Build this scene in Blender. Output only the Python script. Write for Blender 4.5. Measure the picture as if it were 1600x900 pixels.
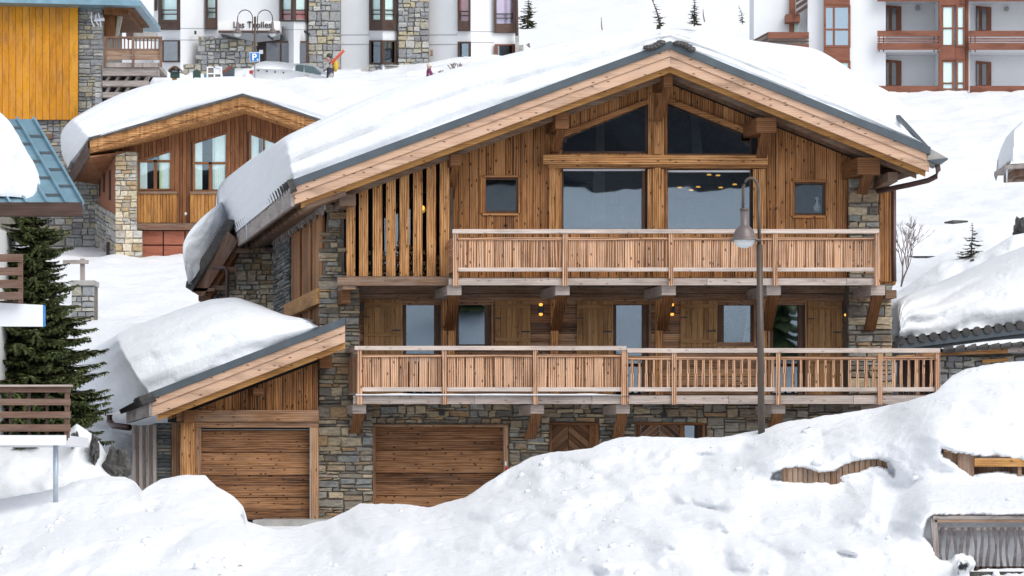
import bpy, math, random
import numpy as np
from mathutils import Vector, Matrix, noise
random.seed(7)
for o in list(bpy.data.objects): bpy.data.objects.remove(o)
SC = bpy.context.scene
COL = SC.collection
F = 5040.0                       # focal length in photo pixels (1600 wide)
R = math.radians
# ---------------------------------------------------------------- camera
cam = bpy.data.objects.new('camera', bpy.data.cameras.new('camera')); COL.objects.link(cam)
cam.location = (0, 0, 0); cam.rotation_euler = (R(90), 0, 0)
cam.data.sensor_width = 36; cam.data.lens = 36 * F / 1600
cam.data.shift_y = (764 - 450) / 1600
cam.data.clip_start = 1; cam.data.clip_end = 3000
SC.camera = cam
# ---------------------------------------------------------------- world, sun, exposure
SUN_EL, SUN_AZ = 46, 142         # azimuth clockwise from +Y; behind the camera, to the right
w = bpy.data.worlds.new('World'); SC.world = w; w.use_nodes = True
nt = w.node_tree; nt.nodes.clear()
wo = nt.nodes.new('ShaderNodeOutputWorld'); bg = nt.nodes.new('ShaderNodeBackground')
sky = nt.nodes.new('ShaderNodeTexSky'); sky.sky_type = 'NISHITA'; sky.sun_disc = False
sky.sun_elevation = R(SUN_EL); sky.sun_rotation = R(SUN_AZ); sky.altitude = 2000
sky.air_density = 1.0; sky.dust_density = 4.0; sky.ozone_density = 1.0
hs = nt.nodes.new('ShaderNodeHueSaturation'); hs.inputs['Saturation'].default_value = 0.28
nt.links.new(sky.outputs[0], hs.inputs['Color']); nt.links.new(hs.outputs[0], bg.inputs[0])
bg.inputs[1].default_value = 0.13
nt.links.new(bg.outputs[0], wo.inputs[0])
sl = bpy.data.lights.new('sun', 'SUN'); sl.energy = 1.2; sl.angle = R(45); sl.color = (1, .96, .9)
so = bpy.data.objects.new('sun', sl); COL.objects.link(so)
sd = Vector((math.sin(R(SUN_AZ)) * math.cos(R(SUN_EL)), math.cos(R(SUN_AZ)) * math.cos(R(SUN_EL)), math.sin(R(SUN_EL))))
so.rotation_euler = sd.to_track_quat('Z', 'Y').to_euler()
SC.view_settings.view_transform = 'Standard'; SC.view_settings.look = 'None'
SC.view_settings.exposure = 0.90; SC.view_settings.gamma = 1; SC.view_settings.use_curve_mapping = False

# ---------------------------------------------------------------- helpers
def P(px, py, Y): return Vector(((px - 800) / F * Y, Y, (764 - py) / F * Y))
V3 = Vector
SK = V3((-0.184, 1, 0))           # direction in which the main house runs back
ORG = {}
class MB:
    def __init__(s): s.v = []; s.f = []; s.uv = []; s.sm = False
    def hexa(s, c):
        c = [V3(p) for p in c]; b = len(s.v); s.v += c
        es = [c[1] - c[0], c[3] - c[0], c[4] - c[0]]
        L = max(es, key=lambda e: e.length).normalized()
        ou, ov = random.random() * 40, random.random() * 40
        for q in ((0, 1, 2, 3), (5, 4, 7, 6), (4, 0, 3, 7), (1, 5, 6, 2), (3, 2, 6, 7), (4, 5, 1, 0)):
            a = c[q[0]]; ea = c[q[1]] - a; eb = c[q[3]] - a
            if ea.length < 1e-6: ea = V3((1e-4, 0, 0))
            if eb.length < 1e-6: eb = V3((0, 0, 1e-4))
            ea = ea.normalized(); eb = eb.normalized()
            if abs(ea.dot(L)) > abs(eb.dot(L)): lo, sh = L, eb
            else: lo, sh = (L if abs(eb.dot(L)) > .7 else eb), ea
            s.f.append([b + i for i in q])
            s.uv.append([((c[i] - c[0]).dot(sh) + ou, (c[i] - c[0]).dot(lo) + ov) for i in q])
        return s
    def box(s, x0, y0, x1, y1, Y, d, sk=0.0):      # front face drawn in photo pixels at distance Y, real depth d behind it
        q = [P(x0, y1, Y), P(x1, y1, Y), P(x1, y0, Y), P(x0, y0, Y)]
        e = V3((sk * d, d, 0)); return s.hexa(q + [p + e for p in q])
    def quad(s, pts, Y, d, sk=0.0):                  # four (px,py), bl br tr tl
        q = [P(a, b, Y) for a, b in pts]; e = V3((sk * d, d, 0))
        return s.hexa(q + [p + e for p in q])
    def prism(s, pts, vec, uvl=None):                # polygon (counter-clockwise from the front) extruded by vec
        n = len(pts); b = len(s.v); pts = [V3(p) for p in pts]; vec = V3(vec)
        s.v += pts + [p + vec for p in pts]
        es = [pts[(i + 1) % n] - pts[i] for i in range(n)]
        L = (uvl or max(es, key=lambda e: e.length)).normalized()
        N = es[0].cross(es[1]).normalized() if es[0].cross(es[1]).length > 1e-8 else V3((0, -1, 0))
        Sd = N.cross(L).normalized()
        ou, ov = random.random() * 40, random.random() * 40
        U = [((p - pts[0]).dot(Sd) + ou, (p - pts[0]).dot(L) + ov) for p in pts]
        s.f.append([b + i for i in range(n)]); s.uv.append(U)
        s.f.append([b + n + i for i in reversed(range(n))]); s.uv.append(U[::-1])
        for i in range(n):
            j = (i + 1) % n; l = (pts[j] - pts[i]).length; h = vec.length
            s.f.append([b + j, b + i, b + n + i, b + n + j]); s.uv.append([(ou, ov + l), (ou, ov), (ou + h, ov), (ou + h, ov + l)])
        return s
    def beam(s, p0, p1, wd, ht, up=(0, 0, 1)):
        p0 = V3(p0); p1 = V3(p1); d = (p1 - p0).normalized(); up = V3(up)
        sx = d.cross(up).normalized() * wd / 2; sz = sx.normalized().cross(d).normalized() * ht / 2
        q = [p0 - sx - sz, p0 + sx - sz, p0 + sx + sz, p0 - sx + sz]
        return s.hexa(q + [p + (p1 - p0) for p in q])
    def tube(s, pts, r, n=8, cap=True):
        pts = [V3(p) for p in pts]; b = len(s.v); m = len(pts); ou = random.random() * 30; acc = 0
        rr = r if isinstance(r, (list, tuple)) else [r] * m; accs = []
        for i, p in enumerate(pts):
            d = (pts[min(i + 1, m - 1)] - pts[max(i - 1, 0)]).normalized()
            a = d.cross(V3((0, 0, 1)) if abs(d.z) < .9 else V3((1, 0, 0))).normalized(); c = d.cross(a)
            for k in range(n):
                t = 2 * math.pi * k / n; s.v.append(p + (a * math.cos(t) + c * math.sin(t)) * rr[i])
            if i: acc += (pts[i] - pts[i - 1]).length
            accs.append(acc)
        for i in range(m - 1):
            for k in range(n):
                l = (k + 1) % n
                s.f.append([b + i * n + k, b + i * n + l, b + (i + 1) * n + l, b + (i + 1) * n + k])
                u0, u1 = ou + k * rr[i] * 6.28 / n, ou + (k + 1) * rr[i] * 6.28 / n
                s.uv.append([(u0, accs[i]), (u1, accs[i]), (u1, accs[i + 1]), (u0, accs[i + 1])])
        if cap:
            s.f.append([b + k for k in reversed(range(n))]); s.uv.append([(math.cos(k) * r0, math.sin(k) * r0) for k, r0 in [(i, rr[0]) for i in range(n)]])
            s.f.append([b + (m - 1) * n + k for k in range(n)]); s.uv.append([(math.cos(k) * .05, math.sin(k) * .05) for k in range(n)])
        return s
    def lathe(s, c, prof, n=20, axis=None):          # prof [(r,z)...] around vertical (or axis) through c
        c = V3(c); b = len(s.v); M = axis.to_track_quat('Z', 'Y').to_matrix() if axis is not None else Matrix.Identity(3)
        for r, z in prof:
            for k in range(n):
                t = 2 * math.pi * k / n; s.v.append(c + M @ V3((r * math.cos(t), r * math.sin(t), z)))
        for i in range(len(prof) - 1):
            for k in range(n):
                l = (k + 1) % n; s.f.append([b + i * n + k, b + i * n + l, b + (i + 1) * n + l, b + (i + 1) * n + k]); s.uv.append([(0, 0), (1, 0), (1, 1), (0, 1)])
        return s
    def grid(s, rows, close=False):                  # rows of equal length point lists
        b = len(s.v); m = len(rows); n = len(rows[0])
        for r in rows: s.v += [V3(p) for p in r]
        for i in range(m - 1):
            for k in range(n - (0 if close else 1)):
                l = (k + 1) % n
                s.f.append([b + i * n + k, b + i * n + l, b + (i + 1) * n + l, b + (i + 1) * n + k]); s.uv.append([(0, 0), (1, 0), (1, 1), (0, 1)])
        return s
    def tri(s, a, b_, c): b = len(s.v); s.v += [a, b_, c]; s.f.append([b, b + 1, b + 2]); s.uv.append([(0, 0), (1, 0), (0, 1)]); return s
    def build(s, name, mat, parent=None, smooth=False, label=None, cat=None, group=None, kind=None):
        me = bpy.data.meshes.new(name)
        A = np.array([tuple(p) for p in s.v], dtype=float)
        c = V3(((A[:, 0].min() + A[:, 0].max()) / 2, (A[:, 1].min() + A[:, 1].max()) / 2, A[:, 2].min()))
        me.from_pydata([tuple(V3(p) - c) for p in s.v], [], s.f)
        ul = me.uv_layers.new(name='UVMap'); flat = np.array([x for fu in s.uv for t in fu for x in t], dtype=np.float32)
        if len(flat) == len(ul.data) * 2: ul.data.foreach_set('uv', flat)
        me.materials.append(mat)
        if smooth or s.sm: me.polygons.foreach_set('use_smooth', [True] * len(me.polygons))
        me.update()
        o = bpy.data.objects.new(name, me); COL.objects.link(o)
        po = ORG.get(parent.name, V3()) if parent else V3()
        o.location = c - po; ORG[o.name] = c
        if parent: o.parent = parent
        return tag(o, label, cat, group, kind)
def tag(o, label=None, cat=None, group=None, kind=None):
    if label: o['label'] = label
    if cat: o['category'] = cat
    if group: o['group'] = group
    if kind: o['kind'] = kind
    return o
def thing(name, label, cat, loc, group=None):
    o = bpy.data.objects.new(name, None); COL.objects.link(o); o.location = loc; o.empty_display_size = .3
    ORG[o.name] = V3(loc); return tag(o, label, cat, group)
def lerp(a, b, t): return a + (b - a) * t

# ---------------------------------------------------------------- materials
class NG:
    def __init__(s, name):
        s.m = bpy.data.materials.new(name); s.m.use_nodes = True; s.t = s.m.node_tree; s.t.nodes.clear()
        s.out = s.n('OutputMaterial')
    def n(s, typ, **kw):
        nd = s.t.nodes.new('ShaderNode' + typ)
        for k, v in kw.items():
            if isinstance(v, bpy.types.NodeSocket): s.t.links.new(v, nd.inputs[int(k[1:]) if k[0] == 'i' and k[1:].isdigit() else k])
            elif k[0] == 'i' and k[1:].isdigit(): nd.inputs[int(k[1:])].default_value = v
            else: setattr(nd, k, v)
        return nd
    def L(s, a, b): s.t.links.new(a, b)
    def math(s, op, a, b=None, c=None, clamp=False):
        nd = s.t.nodes.new('ShaderNodeMath'); nd.operation = op; nd.use_clamp = clamp
        for i, x in enumerate((a, b, c)):
            if x is None: continue
            if isinstance(x, bpy.types.NodeSocket): s.L(x, nd.inputs[i])
            else: nd.inputs[i].default_value = x
        return nd.outputs[0]
    def ramp(s, fac, stops, interp='LINEAR'):
        nd = s.t.nodes.new('ShaderNodeValToRGB'); cr = nd.color_ramp; cr.interpolation = interp
        while len(cr.elements) < len(stops): cr.elements.new(1)
        for e, (p, c) in zip(cr.elements, stops): e.position = p; e.color = (*c, 1) if len(c) == 3 else c
        s.L(fac, nd.inputs[0]); return nd.outputs[0]
    def mix(s, fac, a, b, mode='MIX'):
        nd = s.t.nodes.new('ShaderNodeMix'); nd.data_type = 'RGBA'; nd.blend_type = mode
        for i, x in ((0, fac), (6, a), (7, b)):
            if isinstance(x, bpy.types.NodeSocket): s.L(x, nd.inputs[i])
            elif i == 0: nd.inputs[0].default_value = x
            else: nd.inputs[i].default_value = (*x, 1)
        return nd.outputs[2]
    def noise(s, vec, scale, det=3, rough=.55, dist=0):
        nd = s.t.nodes.new('ShaderNodeTexNoise'); s.L(vec, nd.inputs['Vector'])
        nd.inputs['Scale'].default_value = scale; nd.inputs['Detail'].default_value = det
        nd.inputs['Roughness'].default_value = rough; nd.inputs['Distortion'].default_value = dist
        return nd.outputs[0]
    def mapv(s, vec, sc=(1, 1, 1)):
        nd = s.t.nodes.new('ShaderNodeMapping'); s.L(vec, nd.inputs[0]); nd.inputs['Scale'].default_value = sc; return nd.outputs[0]
    def bsdf(s, col, rough=.7, bump=None, bstr=.3, bdist=.02, metal=0, spec=.5):
        b = s.t.nodes.new('ShaderNodeBsdfPrincipled')
        if isinstance(col, bpy.types.NodeSocket): s.L(col, b.inputs['Base Color'])
        else: b.inputs['Base Color'].default_value = (*col, 1)
        if isinstance(rough, bpy.types.NodeSocket): s.L(rough, b.inputs['Roughness'])
        else: b.inputs['Roughness'].default_value = rough
        b.inputs['Metallic'].default_value = metal; b.inputs['Specular IOR Level'].default_value = spec
        if bump is not None:
            bn = s.t.nodes.new('ShaderNodeBump'); bn.inputs['Strength'].default_value = bstr; bn.inputs['Distance'].default_value = bdist
            s.L(bump, bn.inputs['Height']); s.L(bn.outputs[0], b.inputs['Normal'])
        s.L(b.outputs[0], s.out.inputs[0]); return b

def wood(name, dark, mid, light, knots=.5, grain=1.0, cath=.3, grey=0.0, kscale=1.0, var=.45, gs=30):
    g = NG(name); uv = g.n('UVMap').outputs[0]; rnd = g.n('NewGeometry').outputs['Random Per Island']
    gn = g.noise(g.mapv(uv, (gs, 1.6, 1)), 1.0, 4, .6, .3)
    lo = g.noise(g.mapv(uv, (3, .8, 1)), 1.0, 2)
    wv = g.t.nodes.new('ShaderNodeTexWave'); g.L(g.mapv(uv, (9, .55, 1)), wv.inputs[0]); wv.bands_direction = 'X'
    wv.inputs['Scale'].default_value = .8; wv.inputs['Distortion'].default_value = 9; wv.inputs['Detail'].default_value = 1.5
    wv.inputs['Detail Scale'].default_value = .7
    t = g.math('ADD', g.math('MULTIPLY', g.math('SUBTRACT', gn, .5), 1.1 * grain), g.math('MULTIPLY', g.math('SUBTRACT', wv.outputs[1], .5), cath))
    t = g.math('ADD', t, g.math('MULTIPLY', g.math('SUBTRACT', rnd, .5), var))
    t = g.math('ADD', g.math('ADD', t, .5), g.math('MULTIPLY', g.math('SUBTRACT', lo, .5), .6), clamp=True)
    col = g.ramp(t, [(0, dark), (.5, mid), (1, light)])
    stn = g.noise(g.mapv(uv, (2.6, .5, 1)), 1.3, 5, .7)
    col = g.mix(1, col, g.ramp(stn, [(.3, (.55, .52, .5)), (.5, (1, 1, 1)), (.75, (1.12, 1.1, 1.06))]), 'MULTIPLY')
    if grey > 0:
        gr = g.noise(g.mapv(uv, (8, 1.2, 1)), .8, 4, .7)
        col = g.mix(g.math('MULTIPLY', g.ramp(gr, [(.42, (0, 0, 0)), (.62, (1, 1, 1))]), grey), col, (.42, .38, .36))
    vo = g.t.nodes.new('ShaderNodeTexVoronoi'); vo.voronoi_dimensions = '2D'
    g.L(g.mapv(uv, (7 * kscale, 3.2 * kscale, 1)), vo.inputs['Vector']); vo.inputs['Scale'].default_value = 1
    k = g.ramp(vo.outputs['Distance'], [(.06, (1, 1, 1)), (.15, (0, 0, 0))])
    sp = g.n('SeparateColor'); g.L(vo.outputs['Color'], sp.inputs[0]); k = g.math('MULTIPLY', k, g.math('GREATER_THAN', sp.outputs[0], .58))
    col = g.mix(g.math('MULTIPLY', k, knots), col, tuple(c * .22 for c in dark))
    g.bsdf(col, .72, t, .35, .01, spec=.25); return g.m
def stone_mat(name, pal, mott=.5):
    g = NG(name); rnd = g.n('NewGeometry').outputs['Random Per Island']; oc = g.n('TexCoord').outputs['Object']
    stops = [(i / len(pal), c) for i, c in enumerate(pal)]
    col = g.ramp(rnd, stops, 'CONSTANT')
    n1 = g.noise(g.mapv(oc, (3, 3, 9)), 2.2, 5, .65); n2 = g.noise(oc, 30, 3)
    col = g.mix(1, col, g.ramp(n1, [(.25, (.42, .42, .43)), (.5, (.95, .93, .9)), (.75, (1.4, 1.32, 1.15))]), 'MULTIPLY')
    rs = g.noise(oc, 1.7, 4, .7)
    col = g.mix(g.math('MULTIPLY', g.ramp(rs, [(.55, (0, 0, 0)), (.7, (1, 1, 1))]), mott), col, (.26, .15, .06))
    g.bsdf(col, .85, g.math('ADD', n1, n2), .5, .04, spec=.3); return g.m
def plain(name, col, rough=.6, metal=0, var=.12, sc=4, bstr=.15, spec=.5):
    g = NG(name); oc = g.n('TexCoord').outputs['Object']; n = g.noise(oc, sc, 5, .65)
    c = g.mix(1, col, g.ramp(n, [(.25, (1 - var * 2,) * 3), (.75, (1 + var,) * 3)]), 'MULTIPLY')
    g.bsdf(c, rough, n, bstr, .01, metal, spec); return g.m
def snow_mat(name, col=(.83, .865, .90), s1=1.0, dirt=0.0, bstr=.5, strat=0):
    g = NG(name); oc = g.n('TexCoord').outputs['Object']
    a = g.noise(oc, .9 * s1, 5, .6, .4); b = g.noise(oc, 7 * s1, 6, .72); c_ = g.noise(oc, 38, 4, .7)
    h = g.math('ADD', g.math('MULTIPLY', a, 1.2), g.math('ADD', g.math('MULTIPLY', b, .35), g.math('MULTIPLY', c_, .10)))
    c = g.mix(g.ramp(b, [(.35, (0, 0, 0)), (.7, (1, 1, 1))]), tuple(x * .93 for x in col), col)
    if dirt:
        d1 = g.noise(oc, 9, 6, .75); d2 = g.noise(oc, .5, 2)
        f = g.math('MULTIPLY', g.ramp(d1, [(.64, (0, 0, 0)), (.70, (1, 1, 1))]), g.ramp(d2, [(.38, (0, 0, 0)), (.55, (1, 1, 1))]))
        c = g.mix(g.math('MULTIPLY', f, dirt), c, (.30, .26, .22))
    b_ = g.bsdf(c, .65, h, bstr, .12, spec=.25)
    b_.subsurface_method = 'RANDOM_WALK'
    return g.m
def glass(name, refl=.35, tint=(.55, .6, .62)):
    g = NG(name); tr = g.n('BsdfTransparent'); tr.inputs[0].default_value = (*tint, 1)
    gl = g.n('BsdfGlossy'); gl.inputs['Roughness'].default_value = .012; gl.inputs[0].default_value = (.74, .88, 1, 1)
    oc = g.n('TexCoord').outputs['Object']; n = g.noise(oc, .7, 2); bn = g.n('Bump'); bn.inputs['Strength'].default_value = .05; bn.inputs['Distance'].default_value = .04
    g.L(n, bn.inputs['Height']); g.L(bn.outputs[0], gl.inputs['Normal'])
    mx = g.n('MixShader'); mx.inputs[0].default_value = refl
    g.L(tr.outputs[0], mx.inputs[1]); g.L(gl.outputs[0], mx.inputs[2]); g.L(mx.outputs[0], g.out.inputs[0]); return g.m
def emit(name, col, st):
    g = NG(name); e = g.n('Emission'); e.inputs[0].default_value = (*col, 1); e.inputs[1].default_value = st; g.L(e.outputs[0], g.out.inputs[0]); return g.m

M = {}
M['clad'] = wood('cladding_wood', (.07, .028, .009), (.325, .138, .045), (.53, .265, .105), .9, .95, .45, .05, 1, .5, 20)
M['cladmid'] = wood('mid_wall_wood', (.06, .026, .012), (.25, .125, .06), (.48, .29, .16), .7, 1.0, .3, .15, 1, .6)
M['rail'] = wood('balcony_wood', (.11, .048, .02), (.44, .225, .12), (.67, .43, .28), .85, .6, .85, .12, 1, .42, 18)
M['railtop'] = wood('bleached_wood', (.28, .20, .16), (.56, .46, .40), (.74, .66, .60), .35, 1.0, .2, .5, .8, .3)
M['rake'] = wood('verge_wood', (.28, .15, .08), (.56, .36, .245), (.69, .49, .36), .85, .6, .15, .1, 1.1, .25)
M['orange'] = wood('fresh_wood', (.22, .09, .025), (.46, .23, .075), (.60, .36, .14), .75, .9, .25, 0, 1, .3)
M['brace'] = wood('brace_wood', (.045, .018, .008), (.16, .07, .028), (.30, .14, .055), .3, 1.2, .3, 0, 1, .6)
M['beam'] = wood('weathered_beam', (.16, .12, .10), (.38, .31, .27), (.58, .50, .45), .5, 1.1, .15, .45, 1, .4)
M['door'] = wood('garage_wood', (.035, .015, .006), (.185, .082, .034), (.39, .20, .09), .95, 1.5, .35, .05, 1.2, .6)
M['chev'] = wood('chevron_wood', (.05, .025, .012), (.16, .08, .04), (.28, .16, .09), .4, 1, .2, 0, 1, .6)
M['shut'] = wood('shutter_wood', (.10, .045, .016), (.28, .145, .055), (.42, .25, .11), .5, .9, .2, .05, 1, .4)
M['frame'] = wood('window_frame_wood', (.03, .018, .012), (.095, .055, .036), (.16, .10, .07), .1, .8, .1, 0, 1, .2)
M['soffit'] = wood('soffit_wood', (.06, .035, .02), (.17, .10, .06), (.30, .19, .12), .4, 1, .2, .2, 1, .5)
M['greywood'] = wood('grey_wood', (.10, .09, .085), (.26, .22, .20), (.42, .37, .34), .3, 1.3, .2, .5, 1, .5)
M['old'] = wood('old_brown_wood', (.05, .025, .015), (.15, .08, .05), (.28, .17, .11), .3, 1.1, .2, .15, 1, .5)
M['red'] = wood('red_brown_wood', (.09, .032, .014), (.22, .09, .038), (.33, .16, .07), .35, 1.0, .2, 0, 1, .3)
M['redoor'] = wood('red_door_wood', (.16, .05, .03), (.30, .10, .06), (.40, .16, .10), .2, .7, .1, 0, 1, .2)
M['redorange'] = wood('rust_planks', (.14, .05, .012), (.34, .15, .04), (.48, .25, .08), .4, 1.1, .25, 0, 1, .5)
M['gold'] = wood('golden_wood', (.10, .042, .012), (.40, .185, .065), (.63, .37, .17), .8, 1.5, .5, 0, 1, .3)
M['yellow'] = wood('yellow_planks', (.42, .155, .006), (.57, .235, .010), (.68, .32, .02), .6, .9, .25, .10, 1.6, .5)
M['apbrown'] = wood('apartment_wood', (.10, .038, .024), (.19, .075, .048), (.27, .12, .08), .1, .5, .1, 0, 1, .2)
M['darkbrown'] = wood('dark_brown_wood', (.03, .018, .014), (.075, .045, .036), (.12, .08, .065), .1, .6, .1, 0, 1, .3)
M['chbrown'] = wood('railing_brown', (.06, .032, .024), (.15, .085, .06), (.24, .14, .10), .1, .9, .2, .1, 1, .3)
M['fencewood'] = wood('fence_wood', (.10, .055, .03), (.24, .14, .08), (.36, .23, .14), .3, 1.1, .2, .25, 1, .4)
M['log'] = wood('split_log_wood', (.12, .06, .03), (.30, .18, .10), (.48, .33, .20), .4, .8, .4, 0, 3, .8)
PAL_OLD = [(.17, .19, .20), (.29, .24, .17), (.12, .14, .16), (.36, .31, .22), (.21, .17, .13), (.19, .25, .30), (.10, .11, .115), (.42, .34, .21), (.15, .165, .17), (.24, .25, .235), (.34, .22, .11), (.14, .145, .14), (.23, .26, .27), (.18, .15, .12)]
PAL = [(.26, .245, .215), (.33, .28, .20), (.20, .19, .17), (.38, .33, .25), (.28, .225, .16), (.225, .24, .24), (.15, .14, .125), (.45, .385, .28), (.25, .225, .19), (.33, .31, .265), (.33, .23, .14), (.23, .20, .16), (.30, .30, .28), (.27, .21, .15)]
M['stone'] = stone_mat('rubble_stone', PAL)
M['stonedark'] = stone_mat('slate_stone', [(.13, .14, .145), (.19, .20, .20), (.09, .10, .11), (.22, .22, .21), (.15, .17, .19), (.11, .10, .09), (.25, .24, .21), (.12, .14, .16)], .2)
M['stonelight'] = stone_mat('pale_stone', [(.54, .47, .34), (.44, .41, .37), (.60, .54, .42), (.42, .32, .20), (.50, .50, .48), (.66, .60, .49), (.36, .32, .26), (.52, .42, .27)], .35)
M['stonegrey'] = stone_mat('grey_stone', [(.30, .31, .32), (.40, .41, .42), (.24, .25, .27), (.46, .46, .45), (.36, .35, .30), (.42, .38, .28), (.28, .30, .33), (.35, .36, .36)], .15)
M['mortar'] = plain('mortar', (.16, .14, .115), .95, 0, .3, 8, .4)
M['mortarl'] = plain('pale_mortar', (.24, .22, .19), .95, 0, .2, 8, .4)
M['metal'] = plain('slate_metal', (.085, .105, .12), .42, .3, .12, 3)
M['bluemetal'] = plain('blue_roof_metal', (.20, .34, .42), .38, .35, .15, 2)
M['tile'] = plain('dark_tile', (.075, .07, .068), .7, 0, .35, 5)
M['pipe'] = plain('brown_pipe', (.11, .065, .062), .4, .2, .12, 4)
M['lamppost'] = plain('lamp_paint', (.075, .056, .042), .42, .1, .1, 5)
M['lamphead'] = plain('lamp_shade_paint', (.15, .12, .115), .4, .1, .1, 5)
M['black'] = plain('black_metal', (.012, .012, .014), .5, 0, .1, 4)
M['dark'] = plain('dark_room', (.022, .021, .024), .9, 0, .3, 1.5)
M['room'] = plain('room_wood', (.13, .09, .065), .9, 0, .4, 1.5)
M['roomp'] = plain('room_plaster', (.42, .38, .33), .9, 0, .2, 1.5)
M['white'] = plain('white_render', (.68, .695, .72), .85, 0, .035, .5, .05)
M['whitew'] = plain('stained_render', (.72, .72, .71), .85, 0, .08, .6, .05)
M['concrete'] = plain('concrete', (.36, .35, .33), .9, 0, .18, 3)
M['soffitgrey'] = plain('grey_soffit', (.30, .31, .33), .9, 0, .05, 1)
M['curtain'] = plain('curtain_cloth', (.85, .88, .84), .9, 0, .05, 3)
M['curtainr'] = plain('red_curtain', (.55, .17, .17), .9, 0, .08, 3)
M['curtainp'] = plain('pink_curtain', (.56, .36, .48), .9, 0, .08, 3)
M['curtainy'] = plain('yellow_curtain', (.62, .62, .10), .9, 0, .08, 3)
M['carwhite'] = plain('car_paint', (.86, .88, .90), .3, 0, .03, 1, .02)
M['rednose'] = plain('tail_light_red', (.6, .02, .02), .3)
M['signwhite'] = plain('sign_white', (.74, .76, .80), .5, 0, .03, 2)
M['signblue'] = plain('sign_blue', (.015, .20, .60), .4, 0, .03, 2)
M['signgreen'] = plain('dark_green_paint', (.02, .055, .045), .5)
M['letter'] = plain('letter_black', (.03, .02, .025), .5)
M['opal'] = plain('opal_bowl', (.62, .66, .66), .2, 0, .04, 4)
M['snow'] = snow_mat('snow', dirt=.25, bstr=.55)
M['snowroof'] = snow_mat('roof_snow', (.79, .82, .855), 1.0, 0, .55)
M['snowhill'] = snow_mat('hill_snow', (.78, .80, .83), .6, .5, .9)
M['snowfront'] = snow_mat('ploughed_snow', (.84, .862, .89), 1.4, .5, .75)
M['ice'] = plain('icy_snow', (.60, .70, .76), .35, 0, .15, 6, .5)
M['glass'] = glass('window_glass', .22, (.8, .84, .86))
M['glassb'] = glass('mirror_glass', .27)
M['glassdim'] = glass('small_window_glass', .06, (.8, .84, .86))
M['glassw'] = glass('curtained_glass', .08, (.95, 1, 1))
M['bulb'] = emit('warm_bulb', (1, .50, .08), .9)
M['warmlight'] = emit('warm_lamp', (1, .45, .08), .9)
M['leaf'] = None
def leaf_mat(name, a, b):
    g = NG(name); r = g.n('NewGeometry').outputs['Random Per Island']; g.bsdf(g.ramp(r, [(0, a), (.6, tuple((x + y) / 2 for x, y in zip(a, b))), (1, b)]), .7, spec=.2); return g.m
M['leaf'] = leaf_mat('spruce_needles', (.035, .052, .022), (.19, .22, .08))
M['leaff'] = leaf_mat('far_needles', (.03, .035, .02), (.12, .12, .06))
M['bark'] = plain('bark', (.10, .07, .05), .9, 0, .3, 8, .5)
M['twig'] = plain('twig', (.20, .15, .14), .9)
M['rock'] = plain('rock', (.11, .105, .10), .95, 0, .5, 1.2, .8)
M['cliff'] = plain('cliff_rock', (.035, .036, .042), .95, 0, .6, .05, .8)

# ---------------------------------------------------------------- walls made of boards or stones in a vertical plane
class Plane:
    def __init__(s, o, a):                           # origin, horizontal direction; (s, z, d): along, up, out towards the viewer's side
        s.o = V3(o); s.a = V3(a).normalized(); s.n = s.a.cross(V3((0, 0, 1))).normalized()
    def pt(s, u, z, d=0): return V3((s.o.x, s.o.y, 0)) + s.a * u + V3((0, 0, z)) + s.n * d
def front(Y): return Plane((0, Y, 0), (1, 0, 0))     # n = (0,-1,0)
def spans(x, polys, y0, y1):                         # y-intervals of column x outside polys
    cuts = []
    for p in polys:
        ys = []
        for i in range(len(p)):
            (a, b), (c, d) = p[i], p[(i + 1) % len(p)]
            if (a - x) * (c - x) < 0: ys.append(b + (d - b) * (x - a) / (c - a))
        ys.sort(); cuts += list(zip(ys[::2], ys[1::2]))
    out = [(y0, y1)]
    for a, b in cuts: out = [q for (c, d) in out for q in ((c, min(d, a)), (max(c, b), d)) if q[1] - q[0] > 1]
    return out
def rect(x0, y0, x1, y1): return [(x0, y0), (x1, y0), (x1, y1), (x0, y1)]
def vboards(mb, x0, x1, top, bot, Y, wpx, th=.03, holes=(), gap=.8, jit=.25):
    x = x0
    while x < x1 - 1:
        nx = min(x1, x + wpx * random.uniform(1 - jit, 1 + jit))
        if x1 - nx < wpx * .4: nx = x1
        a, b = x + gap / 2, nx - gap / 2; dy = random.uniform(0, .012)
        for (c, d) in spans((a + b) / 2, holes, top((a + b) / 2), bot):
            tl, tr = (top(a), top(b)) if c == top((a + b) / 2) else (c, c)
            mb.quad([(a, d), (b, d), (b, tr), (a, tl)], Y - dy, th)
        x = nx
    return mb
def hboards(mb, x0, x1, y0, y1, Y, hpx, th=.03, holes=(), gap=.7, skip=None):
    y = y0
    while y < y1 - 1:
        ny = min(y1, y + hpx * random.uniform(.85, 1.15))
        if y1 - ny < hpx * .4: ny = y1
        ym = (y + ny) / 2; cuts = sorted([(min(p[0] for p in h), max(p[0] for p in h)) for h in holes if min(p[1] for p in h) < ym < max(p[1] for p in h)])
        x = x0; dy = random.uniform(0, .012)
        for a, b in cuts + [(x1, x1)]:
            if a > x + 1: mb.box(x, y + gap / 2, a, ny - gap / 2, Y - dy, th)
            x = max(x, b)
        y = ny
    return mb
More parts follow.
